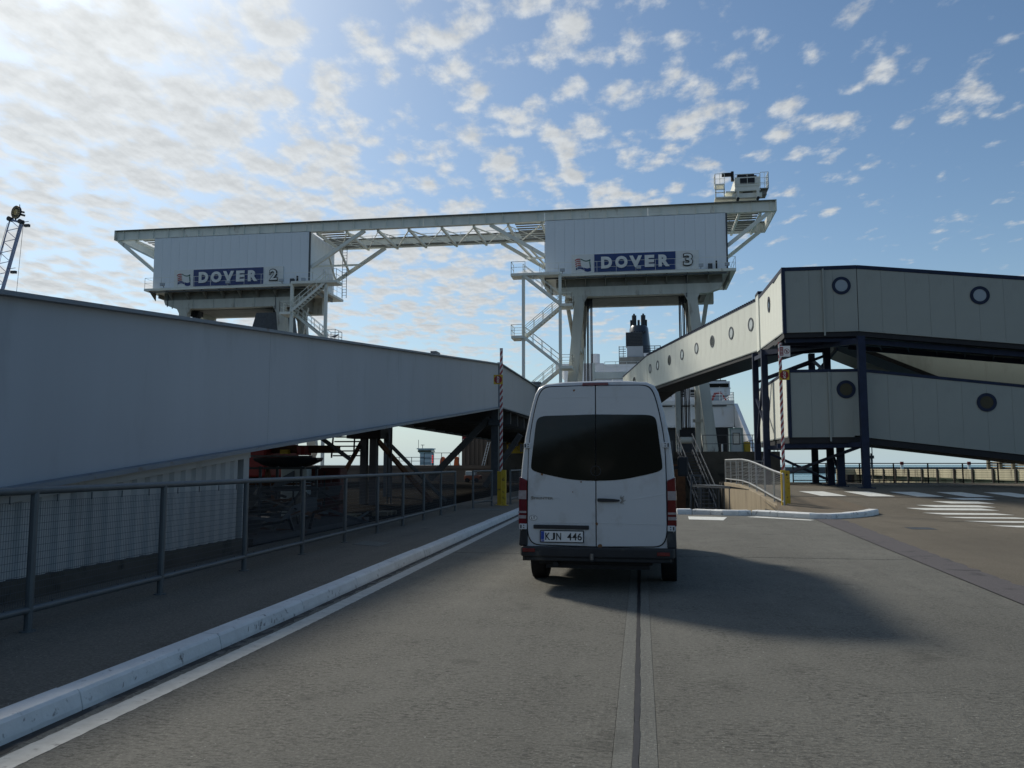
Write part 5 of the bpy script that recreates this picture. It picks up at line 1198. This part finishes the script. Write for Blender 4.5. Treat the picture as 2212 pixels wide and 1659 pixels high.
fq = struct(MB().box(-70, -12.9, 74, 110, -7, 1.48).box(-70, -12.9, 73.9, 74.2, 1.2, 1.5).build('far_quay', M_brown))
fr = thing('railing', 'thin railing on the far quay below the ramp', 'railing', (-19, 75, 1.5))
railing(MB(), [(-23.5, 75, 1.5), (-19.9, 75, 1.5)], .75, 1.2, .025, (.4,)).build('lower_run', M_dkgalv, fr)
railing(MB(), [(-19.9, 75, 1.5), (-16.6, 75, 1.5)], 1.15, .8, .025, (.6,)).build('upper_run', M_dkgalv, fr)
for x, lb_ in ((-18.35, 'left one of two orange bollard hoods on the far quay'), (-17.0, 'right one of two orange bollard hoods on the far quay')):
    o = MB().prism([(x - .24, 75.6, 1.48), (x + .27, 75.6, 1.48), (x + .2, 75.6, 1.75), (x + .22, 75.6, 2.2), (x + .05, 75.6, 2.32), (x - .1, 75.6, 2.26), (x - .2, 75.6, 1.95)], (0, .45, 0)).build('bollard_hood', M_orange, bevel=.03)
    tag(o, lb_, 'bollard hood', 'orange hoods on the far quay')
bd_ = thing('brown_shed', 'brown ribbed steel shed at the far end below the ramp', 'shed', (-15, 78, 1.48))
MB().box(-16.55, -12.95, 76, 84, 1.48, 5.2).build('wall', M_brown, bd_)
for k in range(9): MB().box(-16.4 + k * .42, -16.22 + k * .42, 75.9, 76.0, 1.48, 5.1).build('rib', M_brown, bd_)
sgn_ = MB().box(-16.5, -16.12, 75.84, 75.9, 3.3, 4.25).build('sign', M_red, bd_)
MB().box(-16.48, -16.14, 75.82, 75.838, 3.82, 3.92).box(-16.48, -16.14, 75.82, 75.838, 3.3, 3.6).build('sign_band', M_plate, sgn_)
ld = thing('ladder', 'pale leaning ladder against the brown shed', 'ladder', (-14.2, 75.5, 1.48))
for dx in (0, .22):
    MB().beam((-14.5 + dx, 75.3, 1.48), (-14.05 + dx, 75.8, 3.65), .05, .05).build('stile', M_plate, ld)
for k in range(8):
    f_ = (k + 1) / 9; MB().beam((-14.5 + .45 * f_, 75.3 + .5 * f_, 1.48 + 2.17 * f_), (-14.28 + .45 * f_, 75.3 + .5 * f_, 1.48 + 2.17 * f_), .03, .03).build('rung', M_plate, ld)
yb_ = thing('utility_vehicle', 'small orange and white vehicle parked by the far quay wall', 'vehicle', (-15, 72, .03))
MB().box(-15.3, -13.9, 71.2, 72.2, .25, .62).build('body', mat('shaded_orange', (.20, .06, .03), .7), yb_, bevel=.06); MB().box(-15.2, -14.3, 71.3, 72.1, .62, 1.02).build('cab', M_cabin, yb_, bevel=.06)  # orange of the body darkened in colour for the shade it stands in
for x in (-15.0, -14.2): MB().tube((x, 71.15, .22), (x, 71.35, .22), .2, 12).build('wheel', M_tyre, yb_)
yf = thing('equipment_frame', 'yellow hoist frame at the end of the ramp, left of the van', 'equipment', (-10.8, 76, 1.5))  # plain yellow equipment frame; a lifting use for it is made up
MB().box(-12.4, -9.6, 76, 77, 2.62, 2.74).build('base', M_yellow, yf)
for x in (-12.3, -11.2, -10.2): MB().box(x, x + .12, 76, 76.12, 2.74, 3.7).build('post', M_yellow, yf)
MB().box(-12.0, -11.3, 76.1, 76.8, 2.74, 3.3).build('motor_box', M_yellow, yf)
MB().box(-12.4, -9.6, 76, 76.1, 3.5, 3.6).build('rail', M_yellow, yf)
MB().box(-12.6, -9.5, 76, 79, .03, 2.6).build('plinth', M_dkconc, yf)

# lattice crane jib, far left
cr = thing('crane', 'blue lattice crane jib with an orange sheave wheel, far left', 'crane', (-97, 110, -6))
T0, T1 = Vector((-94.5, 110, 38.7)), Vector((-92.6, 110, 38.2)); dj = Vector((-3.9, 0, -15.5))
for p, r in ((T0, .10), (T1, .17), (T0 + Vector((.9, 1.6, 0)), .1)):
    MB().tube(p, p + dj * 3.0, r, 8).build('chord', M_crane, cr)
for k in range(26):
    a = T0 + dj * (k * .11); b = T1 + dj * ((k + .5) * .11); c = T0 + dj * ((k + 1) * .11)
    MB().beam(a, b, .08, .08).build('lacing', M_crane, cr); MB().beam(b, c, .08, .08).build('lacing', M_crane, cr)
MB().beam(T0, T1, .25, .3).build('head_beam', M_crane, cr)
for p in (T0, T1): MB().tube(p + Vector((0, -.35, .1)), p + Vector((0, .35, .1)), .36, 14).build('head_sheave', M_shipdk, cr)
wh = MB().ring((-93.5, 109.9, 39.8), (.25, 1, 0), .12, .98, .14, 30).build('sheave_wheel', M_sheave, cr)
MB().ring((-93.5, 109.85, 39.8), (.25, 1, 0), .9, 1.02, .24, 30).build('wheel_rim', M_shipdk, wh)
for k in range(14):
    a = 2 * math.pi * k / 14; p = Vector((-93.5, 109.82, 39.8)); d = Vector((math.cos(a) * .97, -.24 * math.cos(a), math.sin(a))); MB().beam(p + d * .5, p + d * .78, .12, .06, (0, 1, 0)).build('wheel_slot', M_shipdk, wh)
MB().beam((-93.6, 110, 38.5), (-93.4, 110, 39.7), .16, .16).beam((-93.0, 110, 39.9), (-92.2, 110, 39.75), .3, .25).beam((-93.0, 110, 39.5), (-92.1, 110, 39.25), .35, .3).beam((-92.9, 110, 40), (-93.0, 110, 41), .08, .08).build('wheel_bracket', M_shipdk, cr)
for off in (0, .46, .83):
    p = T1 + dj * off; fl_ = MB().beam(p, p + Vector((1.3, 0, .1)), .07, .07).build('lamp_arm', M_shipdk, cr)
    MB().box(p.x + .6, p.x + 1.45, 109.8, 110.2, p.z - .75, p.z - .35).build('floodlight', M_shipdk, fl_)
for x, xb in ((-92.2, -93.0), (-94.9, -99.5), (-94.7, -98.0)): MB().tube((x, 110, 38.2), (xb, 110, 20), .03, 5).build('wire', M_rope, cr)

# ================================================================== YARD UNDER THE RAMP
yt = thing('steel_pier', 'dark rusty steel support pier with stairs under the ramp', 'support', (-10.6, 32, .03))
MB().box(-11.0, -10.75, 31.6, 31.9, .03, 2.9).build('column', M_under, yt); MB().box(-10.62, -10.34, 31.6, 31.9, .03, 2.9).build('column', M_under, yt)
MB().box(-11.5, -10.1, 31.4, 32.4, 2.62, 3.0).build('head', M_black, yt)
MB().beam((-10.35, 31.8, 2.55), (-8.7, 34, .05), .16, .16).build('brace', M_rust, yt); MB().beam((-10.2, 32.3, 2.6), (-8.2, 34.5, .05), .12, .12).build('brace', M_under, yt)
MB().beam((-11.0, 31.8, 2.5), (-12.4, 31.8, .1), .14, .14).build('brace', M_rust, yt)
for x in (-12.15, -11.25): MB().beam((x - .25, 32.4, 3.2), (x + .2, 31.0, 1.9), .06, .14).build('stringer', M_black, yt)
for k in range(7): MB().box(-12.3 + k * .06, -11.2 + k * .06, 32.3 - k * .2, 32.5 - k * .2, 3.05 - k * .19, 3.10 - k * .19).build('step', M_black, yt)
for i, (x, zt, lb_) in enumerate(((-10.05, 2.86, 'left of two thin dark green steel poles beside the support pier'), (-9.9, 2.84, 'right of two thin dark green steel poles beside the support pier'))):
    o = MB().tube((x, 32.2, .03), (x, 32.2, zt), .035, 8).box(x - .08, x + .08, 32.12, 32.28, .03, .05).build('pole', M_under); tag(o, lb_, 'pole', 'pair of thin poles')
rm = thing('red_machine', 'red machine body half hidden behind the corrugated wall', 'machine', (-12.2, 24.5, .03))
MB().box(-13.6, -11.35, 24, 26.5, 1.2, 2.25).build('body', M_red, rm, bevel=.06)
MB().box(-11.3, -9.3, 24.3, 24.9, 1.95, 2.18).build('boom', M_rust, rm, bevel=.03)
MB().tube((-10.3, 24.4, 1.88), (-10.3, 24.4, 2.15), .22, 14).build('slew_ring', M_red, rm)
MB().box(-10.95, -10.7, 24.1, 24.35, 1.92, 2.05).build('warning_panel', M_yellow, rm)
for x in (-13.2, -11.8): MB().tube((x, 23.9, .6), (x, 24.4, .6), .57, 20).build('wheel', M_tyre, rm)
MB().beam((-9.6, 24, 2.4), (-8.8, 24.4, 1.75), .12, .12).build('strut', M_under, rm)
MB().box(-12.9, -11.6, 24.1, 26.3, .5, 1.2).build('chassis', M_black, rm)
tb = thing('upturned_boat', 'dark rounded hull lying on trestles behind the wire fence', 'boat', (-10.3, 23.2, .03))
mb = MB(); N_ = 16
for k in range(9):
    f_ = k / 8; x = -11.25 + 1.95 * f_; w_ = math.sin(math.pi * (0.06 + .88 * f_)) ** .6
    mb.v += [(x, 23.2 + .75 * w_ * math.cos(math.pi * i / (N_ - 1)), 1.80 - .34 * w_ * math.sin(math.pi * i / (N_ - 1))) for i in range(N_)]
for k in range(8):
    for i in range(N_ - 1): mb.f.append((k * N_ + i, k * N_ + i + 1, (k + 1) * N_ + i + 1, (k + 1) * N_ + i))
mb.build('hull', M_shipdk, tb, smooth=True)
MB().beam((-11.3, 22.5, 1.84), (-9.25, 22.5, 1.82), .06, .05).build('gunwale', M_galv, tb)
for x in (-10.9, -9.7): MB().beam((x - .3, 23.2, .03), (x, 23.2, 1.5), .07, .07).beam((x + .3, 23.2, .03), (x, 23.2, 1.5), .07, .07).build('trestle', M_rust, tb)
rk = thing('steel_rack', 'grey tubular rack loaded with pipes behind the wire fence', 'rack', (-9.8, 20.5, .03))
for x in (-11.2, -9.6, -8.5):
    for y in (20.0, 21.0): MB().beam((x, y, .03), (x, y, 1.55), .06, .06).build('upright', M_dkgalv, rk)
for z in (.45, .95, 1.5):
    for y in (20.0, 21.0): MB().beam((-11.3, y, z), (-8.4, y, z), .05, .05).build('shelf_rail', M_dkgalv, rk)
for k in range(14):
    z = .52 + .5 * (k % 3 if k % 3 < 2 else 0) + .07 * (k // 6); y = 20.1 + .065 * k; MB().tube((-11.5 + random.uniform(-.2, .2), y, z), (-8.3 + random.uniform(-.3, .2), y, z), random.uniform(.02, .045), 7).build('pipe', random.choice([M_galv, M_rust, M_dkgalv]), rk)
for i, (x, y, w_, h_, m_2, lb_, cat) in enumerate(((-8.9, 22.6, .9, 1.5, M_dkred, 'dark red steel cabinet behind the fence by the support pier', 'cabinet'), (-9.7, 22.3, .8, 1.52, M_cabin, 'pale grey steel tank beside the red cabinet behind the fence', 'tank'))):
    o = thing('steel_cabinet' if i == 0 else 'storage_tank', lb_, cat, (x, y, .03))
    MB().box(x - w_ / 2, x + w_ / 2, y, y + .6, .12, h_).build('body', m_2, o, bevel=.05)
    for dx in (-w_ / 2 + .06, w_ / 2 - .06): MB().box(x + dx - .04, x + dx + .04, y + .05, y + .55, .03, .12).build('foot', M_black, o)
    MB().box(x - .02, x + .02, y - .012, y, .2, h_ - .1).build('door_seam', M_black, o)
for i in range(6):
    x = -10.9 + .55 * i; y = 16.6 + .25 * (i % 3)
    o = thing('pallet', 'weathered timber pallet on the yard floor behind the fence, %s from the corrugated wall' % ['first', 'second', 'third', 'fourth', 'fifth', 'sixth'][i], 'pallet', (x, y + i * 1.5, .03), 'pallets behind the fence')
    for k in range(5): MB().box(x + k * .1, x + k * .1 + .08, y + i * 1.5, y + i * 1.5 + 1.0, .13, .15).build('board', M_timber, o)
    for k in range(3): MB().box(x, x + .48, y + i * 1.5 + k * .45, y + i * 1.5 + k * .45 + .1, .03, .13).build('bearer', M_timber, o)

sp = thing('scrap_heap', 'tangled heap of dark steel offcuts and rods behind the wire fence', 'scrap', (-9.5, 17.5, .03))
for k in range(90):
    c = Vector((random.uniform(-11.6, -7.3), random.uniform(15.2, 22.5), 0)); c.z = .08 + random.uniform(0, 1.05) * (1 - abs(c.x + 9.4) / 3.2)
    d = Vector((random.uniform(-1, 1), random.uniform(-1, 1), random.uniform(-.35, .35))).normalized() * random.uniform(.3, 1.0)
    if k % 3: MB().beam(c - d, c + d, random.uniform(.02, .07), random.uniform(.02, .1)).build('steel_bar', random.choice([M_rust, M_dkgalv, M_black, M_galv]), sp)
    else: MB().prism([c - d * .5, c + d * .5, c + d * .4 + Vector((0, .2, .3)), c - d * .4 + Vector((.1, .2, .25))], (0, .02, .02)).build('steel_offcut', M_under, sp)
MB().prism([(-11.4, 15.4, .03), (-7.5, 15.4, .03), (-7.5, 22.4, .03), (-11.4, 22.4, .03)], (0, 0, .12)).build('bed', M_under, sp)

# seagull on the tower railing
gy = -28.98
gull = MB()
bodyp = [(-.30, .0, .02), (-.18, .05, .05), (0, .09, .06), (.14, .08, .10), (.22, .05, .17), (.30, .04, .18), (.38, .004, .165)]
for k in range(len(bodyp)):
    x, r, z = bodyp[k]
    gull.v += [(x, r * 1.0 * math.cos(t), z + r * math.sin(t)) for t in [2 * math.pi * i / 10 for i in range(10)]]
for k in range(len(bodyp) - 1):
    for i in range(10): gull.f.append((k * 10 + i, k * 10 + (i + 1) % 10, (k + 1) * 10 + (i + 1) % 10, (k + 1) * 10 + i))
gull.beam((.02, .02, .0), (.03, .02, -.10), .012, .012).beam((.02, -.02, .0), (.03, -.02, -.10), .012, .012)
gull.add([(-.36, .05, .04), (.08, .10, .12), (.06, .11, .02), (-.36, -.05, .04), (.08, -.10, .12), (.06, -.11, .02)], [(0, 1, 2), (3, 5, 4)])
go = gull.build('seagull', M_gull, smooth=True); go.scale = (1.3, 1.3, 1.3); tag(go, 'grey seagull perched on the railing right of the DOVER 2 tower', 'bird')
go.location = (-29.9, 77.7, 14.16)
